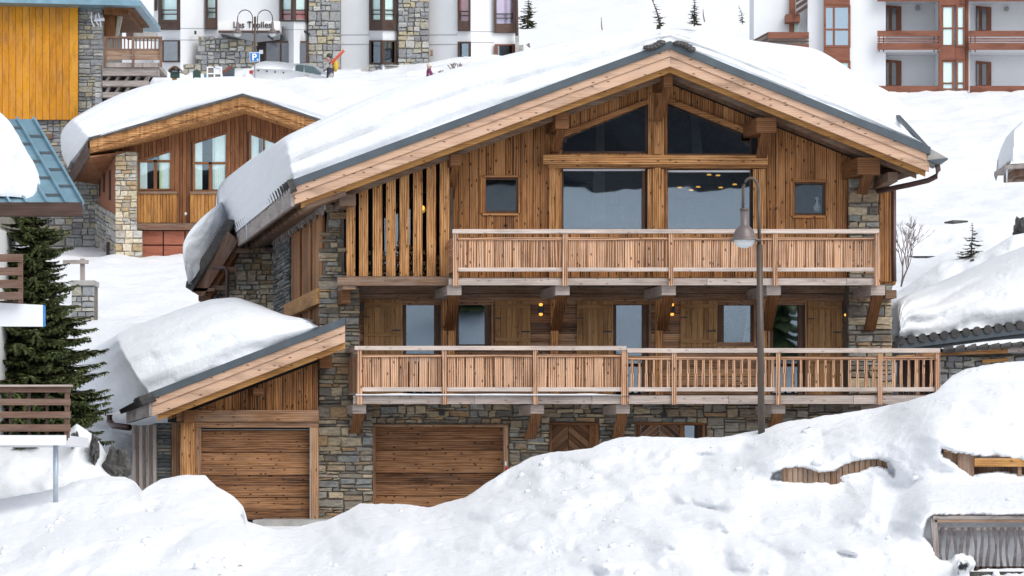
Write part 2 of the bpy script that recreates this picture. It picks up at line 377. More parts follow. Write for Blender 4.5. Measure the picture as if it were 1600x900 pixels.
def stones(mb, x0, x1, y0, y1, Y, inside=None, hr=(5, 16), wr=(9, 34), holes=(), gap=1.2, proud=.05, pl=None, seed=1, rough=1.3):
    # irregular coursed rubble; units are photo pixels at Y, or metres when a plane is given
    rg = random.Random(seed); rows = []
    def Q(x, y, d):
        if pl: return pl.pt(x, y, d)
        p = P(x, y, Y); return V3((p.x, Y - d, p.z))
    def blocked(a, b, c, d):
        for h in holes:
            if a < h[2] - .3 * gap and b > h[0] + .3 * gap and c < h[3] - .3 * gap and d > h[1] + .3 * gap: return True
        return False
    colw = (wr[0] + wr[1]) * 2.2
    x = x0
    bands = []
    y = y0
    while y < y1:
        bh = rg.uniform(hr[1] * 1.1, hr[1] * 2.2); bh = min(bh, y1 - y)
        if y1 - y - bh < hr[0]: bh = y1 - y
        x = x0
        while x < x1:
            bw = min(rg.uniform(wr[1] * .9, wr[1] * 2.4), x1 - x)
            if x1 - x - bw < wr[0]: bw = x1 - x
            yy = y
            while yy < y + bh - .01:
                h = rg.uniform(*hr) if rg.random() < .75 else rg.uniform(hr[0], hr[0] * 1.6)
                if y + bh - yy - h < hr[0]: h = y + bh - yy
                xx = x
                while xx < x + bw - .01:
                    ww = rg.uniform(max(wr[0], h * .8), wr[1])
                    if x + bw - xx - ww < wr[0]: ww = x + bw - xx
                    a, b, c, d = xx, xx + ww, yy, yy + h; xx += ww
                    cx, cy = (a + b) / 2, (c + d) / 2
                    if inside and not inside(cx, cy): continue
                    # clip at openings
                    for hl in holes:
                        if c < hl[3] and d > hl[1] and a < hl[2] and b > hl[0]:
                            opts = [(b - hl[2], 0), (hl[0] - a, 1), (hl[1] - c, 2), (d - hl[3], 3)]
                            m = max(opts)[1]
                            if m == 0: a = hl[2]
                            elif m == 1: b = hl[0]
                            elif m == 2: d = hl[1]
                            else: c = hl[3]
                    if b - a < gap * 1.8 or d - c < gap * 1.8: continue
                    j = lambda k=1.0: rg.uniform(-1, 1) * gap * .55 * rough * k
                    g2 = gap / 2; pr = proud * rg.uniform(.3, 1)
                    flip = pl is not None
                    o4 = [(a + g2 + j(), d - g2 + j()), (b - g2 + j(), d - g2 + j()), (b - g2 + j(), c + g2 + j()), (a + g2 + j(), c + g2 + j())]
                    ce = (cx, cy)
                    if flip: o4 = [o4[3], o4[2], o4[1], o4[0]]
                    f4 = [(lerp(p[0], ce[0], .13), lerp(p[1], ce[1], .2)) for p in o4]
                    B = len(mb.v)
                    mb.v += [Q(p[0], p[1], pr + rg.uniform(-.3, .3) * pr * .5) for p in f4] + [Q(p[0], p[1], pr * .35) for p in o4] + [Q(p[0], p[1], -.08) for p in o4]
                    mb.f.append([B, B + 1, B + 2, B + 3]); mb.uv.append([(0, 0)] * 4)
                    for k in range(4):
                        l = (k + 1) % 4
                        for o_ in (0, 4): mb.f.append([B + o_ + l, B + o_ + k, B + o_ + 4 + k, B + o_ + 4 + l]); mb.uv.append([(0, 0)] * 4)
                yy += h
            x += bw
        y += bh
    return mb
def poly_inside(poly):
    def f(x, y):
        c = False; n = len(poly)
        for i in range(n):
            x1, y1 = poly[i]; x2, y2 = poly[(i + 1) % n]
            if (y1 > y) != (y2 > y) and x < (x2 - x1) * (y - y1) / (y2 - y1) + x1: c = not c
        return c
    return f

# ---------------------------------------------------------------- windows
def window(par, x0, y0, x1, y1, Y, fw=4, fm='frame', gm='glass', mull=(), trans=(), curt=None, cm='curtain', depth=.10, back='dark', rec=.06, poly=None, backd=.45, name='window', fd=None):
    f = MB(); gaps = fw
    if poly:                                          # poly = (bl, br, tr, tl)
        bl, br, tr, tl = poly
        f.quad([bl, br, (br[0], br[1] - fw), (bl[0], bl[1] - fw)], Y, depth)
        f.quad([(tl[0], tl[1] + fw), (tr[0], tr[1] + fw), tr, tl], Y, depth)
        f.quad([(bl[0], bl[1] - fw), (bl[0] + fw, bl[1] - fw), (tl[0] + fw, tl[1] + fw), (tl[0], tl[1] + fw)], Y + .004, depth - .008)
        f.quad([(br[0] - fw, br[1] - fw), (br[0], br[1] - fw), (tr[0], tr[1] + fw), (tr[0] - fw, tr[1] + fw)], Y + .004, depth - .008)
    else:
        f.box(x0, y0, x1, y0 + fw, Y, depth); f.box(x0, y1 - fw, x1, y1, Y, depth)
        f.box(x0, y0 + fw, x0 + fw, y1 - fw, Y, depth); f.box(x1 - fw, y0 + fw, x1, y1 - fw, Y, depth)
        poly = ((x0, y1), (x1, y1), (x1, y0), (x0, y0))
    for m in mull: f.box(m - fw * .45, y0 + fw, m + fw * .45, y1 - fw, Y + .01, depth - .02)
    for t in trans: f.box(x0 + fw, t - fw * .4, x1 - fw, t + fw * .4, Y + .013, depth - .026)
    w_ = f.build(name, M[fm], par)
    g = MB(); s = fw * .5; bl, br, tr, tl = poly
    g.quad([(bl[0] + s, bl[1] - s), (br[0] - s, br[1] - s), (tr[0] - s, tr[1] + s), (tl[0] + s, tl[1] + s)], Y + rec, .012); g.build('pane', M[gm], w_)
    if curt:
        for (a, b) in curt:
            c = MB(); n = max(8, int((b - a) * 1.2)); rows = []
            for yy in (y0 + 1, y1 - 1):
                rows.append([P(lerp(a, b, i / n), yy, Y + .09) + V3((0, .02 * math.sin(i * 1.9), 0)) for i in range(n + 1)])
            c.grid(rows[::-1]); c.build('curtain', M[cm], w_, smooth=True)
    if back:
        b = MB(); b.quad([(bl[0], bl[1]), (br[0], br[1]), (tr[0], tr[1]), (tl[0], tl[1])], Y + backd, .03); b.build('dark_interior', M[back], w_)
    return w_

# ---------------------------------------------------------------- snow slabs
def fbm(x, y, z, o=4, h=.5):
    s = 0; a = 1; f = 1
    for _ in range(o): s += a * noise.noise(V3((x * f, y * f, z * f))); a *= h; f *= 2.03
    return s
def interp_ctrl(c, u):
    n = len(c) - 1; t = u * n; i = min(int(t), n - 1); t -= i
    t2 = t * t * (3 - 2 * t) * .25 + t * .75
    return [lerp(a, b, t2) for a, b in zip(c[i], c[i + 1])]
def snow_loft(name, ctrl, label, back=(-2.0, 11, 0), nu=140, nw=22, bulge=.15, strat=.03, sfreq=9, mat='snowroof', drop=.25, ins=.0, nz=.10, rnd=1.0, seed=0, parent=None, smf=.35):
    # ctrl: (bx,by,bY, tx,ty,tY): foot line and crest line of the slab
    rows = []; back = V3(back); mb = MB()
    BT = [interp_ctrl(ctrl, i / nu) for i in range(nu + 1)]; Bs = [P(*c[:3]) for c in BT]; Ts = [P(*c[3:]) for c in BT]
    for _ in range(int(nu * smf)): Ts = [Ts[0]] + [(Ts[i - 1] + Ts[i] * 2 + Ts[i + 1]) / 4 for i in range(1, nu)] + [Ts[-1]]
    for i in range(nu + 1):
        u = i / nu; B = Bs[i]; T = Ts[i]; col = []
        e = min(u, 1 - u) * nu / 4.0; er = min(1, e) ** .5 if rnd else 1
        T = B.lerp(T, .25 + .75 * er)
        H = (T - B).length
        for k in range(nw + 1):
            wv = k / nw; th = wv * math.pi / 2; sz = math.sin(th); cy = 1 - math.cos(th)
            p = B.lerp(T, sz); p.y = lerp(B.y, T.y, cy)
            amp = min(1, H / .8)
            n_ = fbm(p.x * .5 + seed, p.z * .9, 3.1, 4) * nz * amp * (math.sin(wv * 3.1) * .8 + .2)
            ph = sfreq * 1.6 * wv * (1 + .15 * math.sin(u * 7 + seed)) + 2.5 * noise.noise(V3((u * 4, seed, 0))); st = ((1 - abs(math.sin(ph))) ** 2 * 1.6 + 1.5 * noise.noise(V3((u * 1.6, wv * 26, seed)))) * strat * 1.15 * amp * (1 - wv ** 3)
            p.y += -bulge * amp * math.sin(2 * th * .9) + n_ + st
            p.z += n_ * .25
            col.append(p)
        last = col[-1].copy()
        for q, dz in ((.02, .00), (.08, .01), (.25, 0), (.5, -.05), (.8, -drop), (1.0, -drop * 2)):
            p = last + back * q + V3((0, 0, dz * (1 if H > .3 else .3))); p.z += .12 * fbm(p.x * .3, p.y * .3, seed, 3) * min(1, q * 6) * min(1, H); col.append(p)
        bb = B + back; bb.z = min(bb.z, last.z); col.append(bb); b2 = B + V3((0, .35, .02)); col.append(b2); col.append(B.copy())
        rows.append(col)
    mb.grid(rows)
    n = len(rows[0]); mb.f.append([i for i in range(n)]); mb.uv.append([(0, 0)] * n)
    mb.f.append([len(mb.v) - 1 - i for i in range(n)]); mb.uv.append([(0, 0)] * n)
    o = mb.build(name, M[mat], parent, smooth=True, label=label, cat='snow')
    return o
# ================================================================ terrain
SPX = [200, 300, 520, 600, 740, 1000, 1300]
TAB = [  # Y, then photo row of the surface for each column in SPX
 (76, [700] * 7), (80, [602] * 7), (90, [512, 512, 512, 512, 512, 500, 470]), (100, [450, 450, 450, 450, 450, 430, 385]), (112, [404, 402, 402, 395, 390, 380, 345]),
 (118, [398, 392, 392, 385, 378, 340, 318]), (125, [370, 225, 205, 205, 215, 300, 290]), (134, [300, 140, 126, 130, 124, 200, 225]), (136.5, [280, 128, 121, 126, 116, 180, 212]), (139, [260, 158, 158, 128, 110, 160, 198]),
 (142, [240, 160, 158, 138, 104, 140, 187]), (146, [200, 150, 145, 125, 96, 120, 172]), (150, [150, 112, 108, 106, 90, 105, 158]), (157, [95, 95, 92, 90, 80, 80, 141]), (170, [80, 80, 75, 70, 65, 66, 110]),
 (200, [50, 50, 50, 48, 45, 41, 60]), (250, [10, 10, 10, 5, 0, -20, 0]), (330, [-60] * 7), (480, [-160] * 7), (700, [-190] * 7)]
def tz(X, Y):
    px = 800 + F * X / max(Y, 1) if Y > 1 else 800
    if Y < 76:
        z = np.interp(Y, [-200, -110, -62, -30, -10, 46, 60, 66, 72, 76], [26, 24, 17.0, 3.0, -1.6, -1.7, -1.5, -.75, -.72, P(0, 700, 76).z])
        if Y < -20: z += 2.5 * noise.noise(V3((X * .035, Y * .03, 5))) * min(1, (-20 - Y) / 30)
        return float(z)
    ys = [t[0] for t in TAB]; i = max(0, min(len(ys) - 2, int(np.searchsorted(ys, Y)) - 1))
    a = np.interp(px, SPX, [(764 - q) / F * TAB[i][0] for q in TAB[i][1]]); b = np.interp(px, SPX, [(764 - q) / F * TAB[i + 1][0] for q in TAB[i + 1][1]])
    return float(lerp(a, b, (Y - ys[i]) / (ys[i + 1] - ys[i])))
def terrain():
    Ys = list(np.arange(-200, 40, 6.0)) + list(np.arange(40, 76, 1.5)) + list(np.arange(76, 160, .42)) + list(np.arange(160, 260, 2.0)) + list(np.arange(260, 720, 12.0))
    tt = np.linspace(-1, 1, 331); mb = MB(); rows = []
    for Y in Ys:
        hw = max(60, .24 * Y + 8); row = []
        for t in tt:
            X = t * hw * (1 + 2.0 * abs(t) ** 6)
            z = tz(X, Y)
            if Y > 70: z += .22 * fbm(X * .22, Y * .22, 1, 3) * min(1, (Y - 70) / 10)
            if Y > 84: z += .16 * fbm(X * .9, Y * .9, 4, 3) * min(1, (Y - 84) / 10) * (1 if Y < 160 else .3)
            if 128 < Y < 139: z += .13 * fbm(X * 2.2, Y * 2.2, 9, 2)
            row.append(V3((X, Y, z)))
        rows.append(row)
    mb.grid(rows)
    mb.build('snow_ground', M['snowhill'], None, smooth=True, kind='structure')
terrain()
# rock face across the valley, behind the viewer: what the windows mirror
mb = MB(); rows = []
for k in range(14):
    rows.append([V3((x, -78 - k * 2.2 + 6 * fbm(x * .03, k * .3, 2, 4), 9 + k * 1.8 + 5 * fbm(x * .04, k * .2, 7, 3) * (k > 8))) for x in np.arange(-170, 171, 4.0)])
mb.grid(rows[::-1]).build('cliff', M['cliff'], None, smooth=False, kind='structure')

# ---------------------------------------------------------------- ploughed snow bank in the foreground
SIL = [(-120, 792), (-40, 785), (0, 780), (60, 769), (100, 760), (130, 748), (160, 744), (195, 745), (210, 752), (221, 768), (232, 760), (255, 747), (290, 742), (320, 743), (338, 760), (365, 775), (378, 790), (384, 814), (400, 819), (435, 829), (470, 822), (510, 812), (540, 800), (562, 787), (620, 787), (650, 790), (672, 793), (700, 784), (725, 778), (760, 755), (800, 730), (830, 714), (860, 707), (925, 700), (945, 690), (970, 683), (1005, 682), (1070, 684), (1130, 683), (1170, 675), (1200, 669), (1230, 658), (1270, 653), (1320, 645), (1370, 637), (1420, 626), (1462, 613), (1478, 597), (1490, 586), (1510, 576), (1560, 567), (1600, 564), (1720, 556)]
HOLES = [([(1203, 750), (1208, 739), (1225, 733), (1250, 731), (1262, 733), (1280, 739), (1305, 737), (1314, 730), (1330, 724), (1350, 719), (1372, 718), (1390, 720), (1400, 733), (1399, 745), (1393, 743), (1384, 733), (1372, 728), (1360, 728), (1350, 733), (1342, 736), (1318, 741), (1311, 745), (1312, 752), (1300, 756), (1290, 752), (1260, 754), (1225, 752)], 58.0, 3),
         ([(1470, 700), (1482, 706), (1500, 709), (1530, 714), (1560, 715), (1590, 720), (1640, 726), (1640, 739), (1600, 742), (1560, 736), (1540, 738), (1519, 743), (1500, 730), (1482, 716), (1474, 714)], 56.9, 3),
         ([(1441, 838), (1443, 828), (1449, 812), (1457, 806), (1640, 805), (1640, 890), (1600, 889), (1575, 886), (1562, 889), (1545, 886), (1530, 890), (1520, 893), (1526, 880), (1520, 870), (1502, 864), (1492, 866), (1486, 876), (1472, 875), (1464, 868), (1458, 853), (1448, 845)], 51.48, 3),
         ([(1497, 887), (1500, 882), (1512, 882), (1506, 889), (1500, 890)], 50.5, 2)]
def sdist(x, y, poly):
    ins = False; dm = 1e9; n = len(poly)
    for i in range(n):
        ax, ay = poly[i]; bx, by = poly[(i + 1) % n]
        if (ay > y) != (by > y) and x < (bx - ax) * (y - ay) / (by - ay) + ax: ins = not ins
        dx, dy = bx - ax, by - ay; t = max(0, min(1, ((x - ax) * dx + (y - ay) * dy) / (dx * dx + dy * dy))); dm = min(dm, math.hypot(x - ax - t * dx, y - ay - t * dy))
    return dm if ins else -dm
HL = [.40, .45, .30, .6]
def bank():
    xs = [p[0] for p in SIL]; ys = [p[1] for p in SIL]; mb = MB(); rows = []
    us = np.arange(-100, 1700, 3.0); nv = 104
    HX = HOLES
    bx = [min(p[0] for p in h[0]) - 14 for h in HOLES], [max(p[0] for p in h[0]) + 14 for h in HOLES], [min(p[1] for p in h[0]) - 14 for h in HOLES], [max(p[1] for p in h[0]) + 14 for h in HOLES]
    ug = np.arange(-220, 1820, 10.0); sg0 = np.interp(ug, xs, ys)
    for _ in range(40): sg0[1:-1] = (sg0[:-2] + 2 * sg0[1:-1] + sg0[2:]) / 4
    for u in us:
        sm = float(np.interp(u, ug, sg0)) - 6
        s0 = float(np.interp(u, xs, ys)); s_ = s0 + 1.6 * noise.noise(V3((u * .04, 3, 1))) + .9 * noise.noise(V3((u * .13, 8, 1))); col = []
        Yt = 63.0 + .8 * math.sin(u * .004)
        for k in range(nv + 1):
            t = k / nv; v = 940 - (940 - s_) * t
            Y = 46.5 + (Yt - 46.5) * max(0, min(1.15, (940 - v) / (940 - sm)))
            p = P(u, v, Y); ed = min(1, (1 - t) * 9) * min(1, .25 + t * 4)
            n1 = fbm(p.x * .55, p.z * 1.1, 11, 4); n2 = fbm(p.x * 1.7, p.z * 2.6, 5, 4)
            rg = 1 - abs(noise.noise(V3((p.x * .8 + p.z * .4, p.z * 1.9, 21)))) * 2
            lump = max(0, noise.noise(V3((p.x * 3.2, p.z * 3.6, 2)))) * (1 if v > 800 or u < 420 else .35)
            dY = (.80 * n1 + .27 * n2 + .60 * rg - .12 * lump + .20 * max(0, noise.noise(V3((p.x * .7, p.z, 44))) + .25) * fbm(p.x * 5, p.z * 7, 15, 3)) * ed
            # mounds and ledges seen in the heap
            for (mx, my, wx, wy, a) in ((170, 838, 70, 34, 1.9), (350, 850, 95, 22, 1.3), (60, 860, 80, 26, 1.2), (620, 830, 80, 20, .9), (560, 850, 70, 16, .6), (1050, 850, 40, 26, 1.3), (940, 880, 60, 20, 1.0), (1380, 790, 60, 18, 1.2), (1290, 795, 50, 14, .9), (1000, 790, 170, 18, -.6), (1300, 858, 90, 14, .8), (1530, 780, 90, 18, .9), (1560, 640, 120, 50, .3), (760, 800, 70, 16, .5)):
                q = ((u - mx) / wx) ** 2 + ((v - my) / wy) ** 2
                if q < 6: dY -= a * math.exp(-q * 1.1) * ed
            Y2 = Y + dY
            for h, (poly, Yb, wdt) in enumerate(HOLES):
                if bx[0][h] - 110 < u < bx[1][h] + 110 and bx[2][h] - 110 < v < bx[3][h] + 110:
                    d = sdist(u, v + 1.1 * noise.noise(V3((u * .2, v * .2, 4))), poly); Yh = Yb - HL[h]; wr = (70, 120, 60, 6)[h]
                    if d > -wr:
                        q = max(0, min(1, (d + wr) / (wr - 3))); q = q * q * (3 - 2 * q); Y2 = lerp(Y2, Yh + .12 * n2, q)
                    if d > -1.6: Y2 = lerp(Y2, Yb, max(0, min(1, (d + 1.6) / wdt)))
            col.append(P(u, v, Y2))
        last = col[-1]
        for q, dz in ((.15, -.005), (.5, -.05), (1.1, -.25), (2.0, -.8), (2.8, -1.6), (3.4, -3.0)): col.append(last + V3((0, q, dz)))
        rows.append(col)
    cl = MB(); cl.sm = True; rg = random.Random(8); nU = len(us)
    for _ in range(450):
        i = rg.randrange(nU); j = rg.randrange(4, nv - 3); u = us[i]
        c = rows[i][j]; v = 764 - c.z / c.y * F
        if noise.noise(V3((c.x * .45, c.z * .9, 3))) < .02 or any(sdist(u, v, h[0]) > -12 for h in HOLES): continue
        r = .022 + .085 * rg.random() ** 4; B = len(cl.v); ph = rg.random() * 9; sq = V3((rg.uniform(.7, 1.4), rg.uniform(.7, 1.2), rg.uniform(.6, 1)))
        R_ = []
        for a_ in range(5):
            th = math.pi * a_ / 4
            R_.append([c + V3((0, -r * .3, r * .15)) + V3([k_ * r * (1 + .5 * noise.noise(V3((ph, a_, b_)))) for k_ in (math.sin(th) * math.cos(b_ * .9) * sq.x, math.sin(th) * math.sin(b_ * .9) * sq.y, math.cos(th) * sq.z)]) for b_ in range(7)])
        cl.grid(R_, close=True)
    cl.build('snow_clods', M['snowfront'], None, True, kind='stuff', label='small loose snow lumps scattered over the ploughed snow bank', cat='snow')
    mb.grid(rows)
    mb.build('snow_bank', M['snowfront'], None, smooth=True, kind='structure')
bank()
def relief(name, sil, x0, x1, ybot, Yb, Yt, mat, amp=.5, step=4, seed=0, back=3.0, kind='structure', pw=1, **kw):
    xs = [p[0] for p in sil]; ys = [p[1] for p in sil]; mb = MB(); rows = []
    for u in np.arange(x0, x1 + .1, step):
        s_ = float(np.interp(u, xs, ys)); col = []
        for k in range(31):
            t = k / 30; v = ybot - (ybot - s_) * t; Y = lerp(Yb, Yt, t ** pw); p = P(u, v, Y)
            col.append(P(u, v, Y + amp * fbm(p.x * .7, p.z * 1.2, seed, 4) * min(1, (1 - t) * 6)))
        for q, dz in ((.2, -.01), (.7, -.1), (back * .5, -.5), (back, -2)): col.append(col[30] + V3((0, q, dz)))
        rows.append(col)
    mb.grid(rows); return mb.build(name, mat, None, smooth=True, kind=kind, **kw)
relief('snow_drift', [(-60, 686), (0, 688), (90, 690), (112, 668), (120, 662), (135, 672), (150, 684), (165, 712), (180, 735), (215, 760)], -60, 215, 840, 62.6, 66.2, M['snowroof'], .5, 4, 31, 3)
relief('snow_drift', [(95, 650), (120, 655), (150, 668), (175, 672), (208, 680), (240, 720)], 95, 240, 800, 70.4, 73, M['snowroof'], .45, 4, 37, 4)
# rocks poking out of the shaded drift
def rocklump(x, y, Y, w, h, seed, label, d=.5):
    mb = MB(); rg = random.Random(seed); rows = []
    for i in range(14):
        th = math.pi * i / 13; row = []
        for k in range(22):
            ph = 2 * math.pi * k / 22; q = V3((math.sin(th) * math.cos(ph), math.sin(th) * math.sin(ph), math.cos(th)))
            r = 1 + .55 * noise.noise(q * 1.7 + V3((seed, 0, 0))) + .35 * noise.noise(q * 4.5 + V3((seed, 4, 0))); c = P(x, y, Y)
            row.append(c + V3((q.x * w / 2 / F * Y * r, q.y * d * r, q.z * h / 2 / F * Y * r)))
        rows.append(row)
    mb.grid(rows, close=True); mb.build('rock', M['rock'], None, label=label, cat='rock')
rocklump(117, 690, 65.6, 13, 26, 3, 'small dark rock at the end of the white balcony deck, set in shaded snow', .3)
rocklump(148, 702, 65.5, 14, 40, 8, 'steep dark rock edge sticking out of the grey shaded snow', .25)
rocklump(182, 730, 66.2, 40, 56, 12, 'large grey rock beside the weathered post of the garage', .5)

# ================================================================ main chalet
CH = thing('chalet', 'large timber and stone chalet with two plank balconies under a wide snow covered gable roof', 'chalet', P(940, 812, 70))
YF, YW, YM, YB = 68.3, 70.0, 70.5, 70.2
Lm = lambda x: 76 + .3672 * (1047 - x)
Rm = lambda x: 76 + .407 * (x - 1047)
under = lambda x: (120 + .3672 * (1018.6 - x)) if x < 1018.6 else (120 + .407 * (x - 1018.6))
RL = 13.5
def roofstrip(mb, o0, o1, Y, d, xl=457, xr=1452, sk=0.0, xm=1047):
    mb.quad([(xl, Lm(xl) + o1), (xm, Lm(xm) + o1), (xm, Lm(xm) + o0), (xl, Lm(xl) + o0)], Y, d, sk)
    mb.quad([(xm, Rm(xm) + o1), (xr, Rm(xr) + o1), (xr, Rm(xr) + o0), (xm, Rm(xm) + o0)], Y, d, sk)
    return mb
rf = MB(); roofstrip(rf, 2, 27, YF + .12, RL, 459, 1450, -.184); roof = rf.build('roof', M['soffit'], CH)
m = MB(); roofstrip(m, -12, 0, YF - .06, .5, 455, 1454, -.184); m.build('metal_verge', M['metal'], roof)
m = MB(); roofstrip(m, 0.4, 12, YF - .01, .10, 457, 1448); m.build('verge_board', M['rake'], roof)
m = MB(); roofstrip(m, 12.6, 27.5, YF + .02, .10, 460, 1452); m.build('verge_board', M['rake'], roof)
m = MB(); roofstrip(m, 28, 37, YF + .22, .09, 470, 1446); m.build('inner_verge_board', M['orange'], roof)
m = MB(); roofstrip(m, 38, 46, YF + .75, .09, 490, 1432); m.build('rafter', M['soffit'], roof)
m = MB()  # roof covering seen between snow and eave
m.quad([(462, Lm(462)), (1047, 76), (1047, 70), (457, Lm(457) - 6)], YF + .4, RL - .4, -.184); m.build('roof_covering', M['tile'], roof)
m = MB()
m.quad([(1047, 76), (1455, Rm(1455)), (1459, Rm(1459) - 6), (1047, 70)], YF + .4, RL - .4, -.184); m.build('roof_covering', M['tile'], roof)
# left eave: fascia, tile ends
c0 = P(458, 293, YF); c1 = P(460, 322, YF)
m = MB(); m.hexa([c1 + V3((-.07, .0, 0)), c1, c0, c0 + V3((-.07, 0, 0))] + [q + SK * RL for q in (c1 + V3((-.07, 0, 0)), c1, c0, c0 + V3((-.07, 0, 0)))]); m.build('eave_board', M['greywood'], roof)
m = MB(); sd_ = V3((-1, 0, -.367)).normalized()
for i in range(30):
    b = P(461, 290, YF) + SK * (RL + .2) * i / 29; m.tube([b + V3((0, 0, .02)), b + sd_ * .13 + V3((0, 0, .02))], .15, 10)
m.build('eave_tiles', M['tile'], roof)
m = MB()
for i in range(44):
    b = P(470, 322, YF + .3) + SK * (RL - 1) * i / 43 + V3((.1, 0, .0)); m.tube([b, b + sd_ * -.9], .09, 6)
m.build('eave_underside', M['soffit'], roof)
# small metal crown on the ridge
m = MB()
for k in range(14):
    t = k / 13; x = lerp(1012, 1080, t); y = (Lm(x) if x < 1047 else Rm(x)) - 13.5 - 1.5 * math.sin(x)
    if 1036 < x < 1058: continue
    m = MB(); m.lathe(P(x, y, 68.2), [(0.01, -.06), (.10, -.02), (.09, .04), (.02, .06)], 8)
    m.build('ridge_tile', M['tile'], roof)
# right eave: raised metal edge, funnel, gutter pipe
m = MB(); m.beam(P(1456, 240, 68.9), P(1403, 182, 71.2), .09, .07); m.build('eave_flashing', M['metal'], roof)
m = MB()
q = [P(1447, 262, 68.35), P(1480, 251, 68.5), P(1479, 246, 68.5), P(1450, 230, 68.35)]
m.hexa(q + [p + V3((-.1, .7, 0)) for p in q]); m.build('gutter_box', M['concrete'], roof)
m = MB(); m.quad([(1450, 250), (1481, 246.5), (1481, 249.5), (1466, 257)][::-1], 68.25, .9); m.build('gutter_edge', M['metal'], roof)
m = MB(); m.sm = True
m.tube([P(1464, 254, 68.5), P(1466, 266, 68.5), P(1462, 276, 68.55), P(1450, 282, 68.7), P(1420, 289, 69.2), P(1366, 300, 70.0)], .058, 10)
m.tube([P(1396.5, 296, 70.9), P(1396.5, 400, 70.9), P(1397, 440, 70.9)], .055, 10)
m.build('downpipe', M['pipe'], CH)
m = MB(); m.sm = True; m.tube([P(364, 366, 81.8), P(367, 375, 81.8), P(374, 380, 81.6), P(430, 390, 80.2)], .07, 8); m.build('gutter_pipe', M['pipe'], CH)
# --- gable wall
H_L = [(876, 362), (1012, 362), (1012, 262), (876, 262)]; H_R = [(1037, 362), (1176, 362), (1176, 264), (1037, 264)]
T_L = [(876, 240), (1012, 240), (1012, 160), (876, 216)]; T_R = [(1037, 243), (1176, 243), (1176, 212), (1037, 156)]
S_L = rect(754, 277, 810, 333); S_R = rect(1240, 285, 1289, 336)
HS = [H_L, H_R, T_L, T_R, S_L, S_R]
m = MB(); vboards(m, 700, 1330, under, 436, YW, 15.2, .035, HS, gap=1.0); wall = m.build('plank_wall', M['clad'], CH)
m = MB(); vboards(m, 700, 1328, lambda x: under(x) - 4, 438, YW + .05, 6, .05, HS, gap=0, jit=0); m.build('wall_core', M['dark'], wall)
m = MB(); vboards(m, 1374, 1394, lambda x: 300, 440, 70.9, 8.5, .05, (), gap=.8, jit=.1); m.box(1371, 296, 1400, 444, 70.98, 1.5); m.build('side_plank_strip', M['clad'], CH)
# room behind the big windows
m = MB(); m.box(712, 130, 1330, 440, 75.4, .1); m.box(705, 130, 709, 440, 70.3, 5); m.box(1318, 210, 1322, 440, 70.3, 5); m.box(705, 434, 1330, 438, 70.2, 5.2); rm = m.build('room_shell', M['room'], CH)
m = MB(); m.quad([(924, 345), (946, 345), (944, 190), (932, 190)], 72.6, .2); m.build('interior_pillar', M['roomp'], rm); m = MB(); m.quad([(1084, 262), (1100, 262), (1090, 170), (1078, 170)], 72.4, .2); m.build('interior_pillar', M['roomp'], rm); m = MB(); m.box(952, 296, 966, 320, 75.1, .1); m.build('wall_picture', M['orange'], rm)
m = MB(); m.box(880, 282, 1012, 285, 74, .2); m.box(1040, 308, 1100, 314, 75, .2); m.quad([(1100, 250), (1130, 250), (1180, 330), (1160, 330)][::-1], 74.6, .1); m.build('interior_beam', M['dark'], rm)
# window frames of the gable
def casing(par, pts, wd, Y, d, mat, name):
    m = MB(); n = len(pts); cx = sum(p[0] for p in pts) / n; cy = sum(p[1] for p in pts) / n
    for i in range(n):
        a, b = V3((*pts[i], 0)), V3((*pts[(i + 1) % n], 0)); e = (b - a).normalized(); nn = V3((e.y, -e.x, 0))
        if nn.dot(V3((cx, cy, 0)) - a) > 0: nn = -nn
        ext = e * wd * .0
        o = [a - ext, b + ext, b + ext + nn * wd, a - ext + nn * wd]
        q = [P(t.x, t.y, Y + .002 * i) for t in o]
        N = (q[1] - q[0]).cross(q[3] - q[0])
        if N.y > 0: q = [q[1], q[0], q[3], q[2]]
        m.hexa(q + [p + V3((0, d, 0)) for p in q])
    return m.build(name, mat, par)
w1 = window(CH, 876, 262, 1012, 362, YW + .10, 4.5, 'frame', 'glass', (), (), None, depth=.12, back=None)
m = MB(); m.box(880, 264, 1008, 267, YW + .06, .04); m.build('blind_box', M['signwhite'], w1)
m = MB(); m.box(1003, 267, 1008, 361, YW + .03, .05); m.build('sash_post', M['frame'], w1)
w2 = window(CH, 1037, 264, 1176, 362, YW + .10, 4.5, 'frame', 'glass', (), (), None, depth=.12, back=None)
m = MB(); m.box(1040, 266, 1172, 269, YW + .06, .04); m.build('blind_box', M['signwhite'], w2)
window(CH, 0, 0, 0, 0, YW + .10, 3.5, 'frame', 'glass', poly=[tuple(p) for p in T_L], back=None)
window(CH, 0, 0, 0, 0, YW + .10, 3.5, 'frame', 'glass', poly=[tuple(p) for p in T_R], back=None)
m = MB(); m.quad([(870, 218), (1013, 162), (1013, 154), (868, 210)], YW - .09, .12); m.quad([(1036, 158), (1178, 214), (1180, 206), (1036, 149)], YW - .09, .12); m.build('window_trim', M['brace'] and M['clad'], CH)
m = MB(); m.box(1013, 124, 1021, 243, YW - .12, .2); m.box(1021.4, 125, 1033, 241, YW - .20, .2); m.box(1033.4, 130, 1037, 243, YW - .12, .2); m.box(1012, 264, 1019.6, 436, YW - .11, .2); m.box(1020, 262, 1032.6, 436, YW - .18, .2); m.box(1033, 264, 1037, 436, YW - .11, .2)
m.build('centre_post', M['gold'], CH)
for q4 in ((858, 262, 867, 436, YW - .11, .15), (867.6, 262, 874, 436, YW - .07, .15), (1177, 264, 1184, 436, YW - .09, .15), (1185, 264, 1196, 436, YW - .06, .12)): m = MB(); m.box(*q4); m.build('side_post', M['gold'], CH)
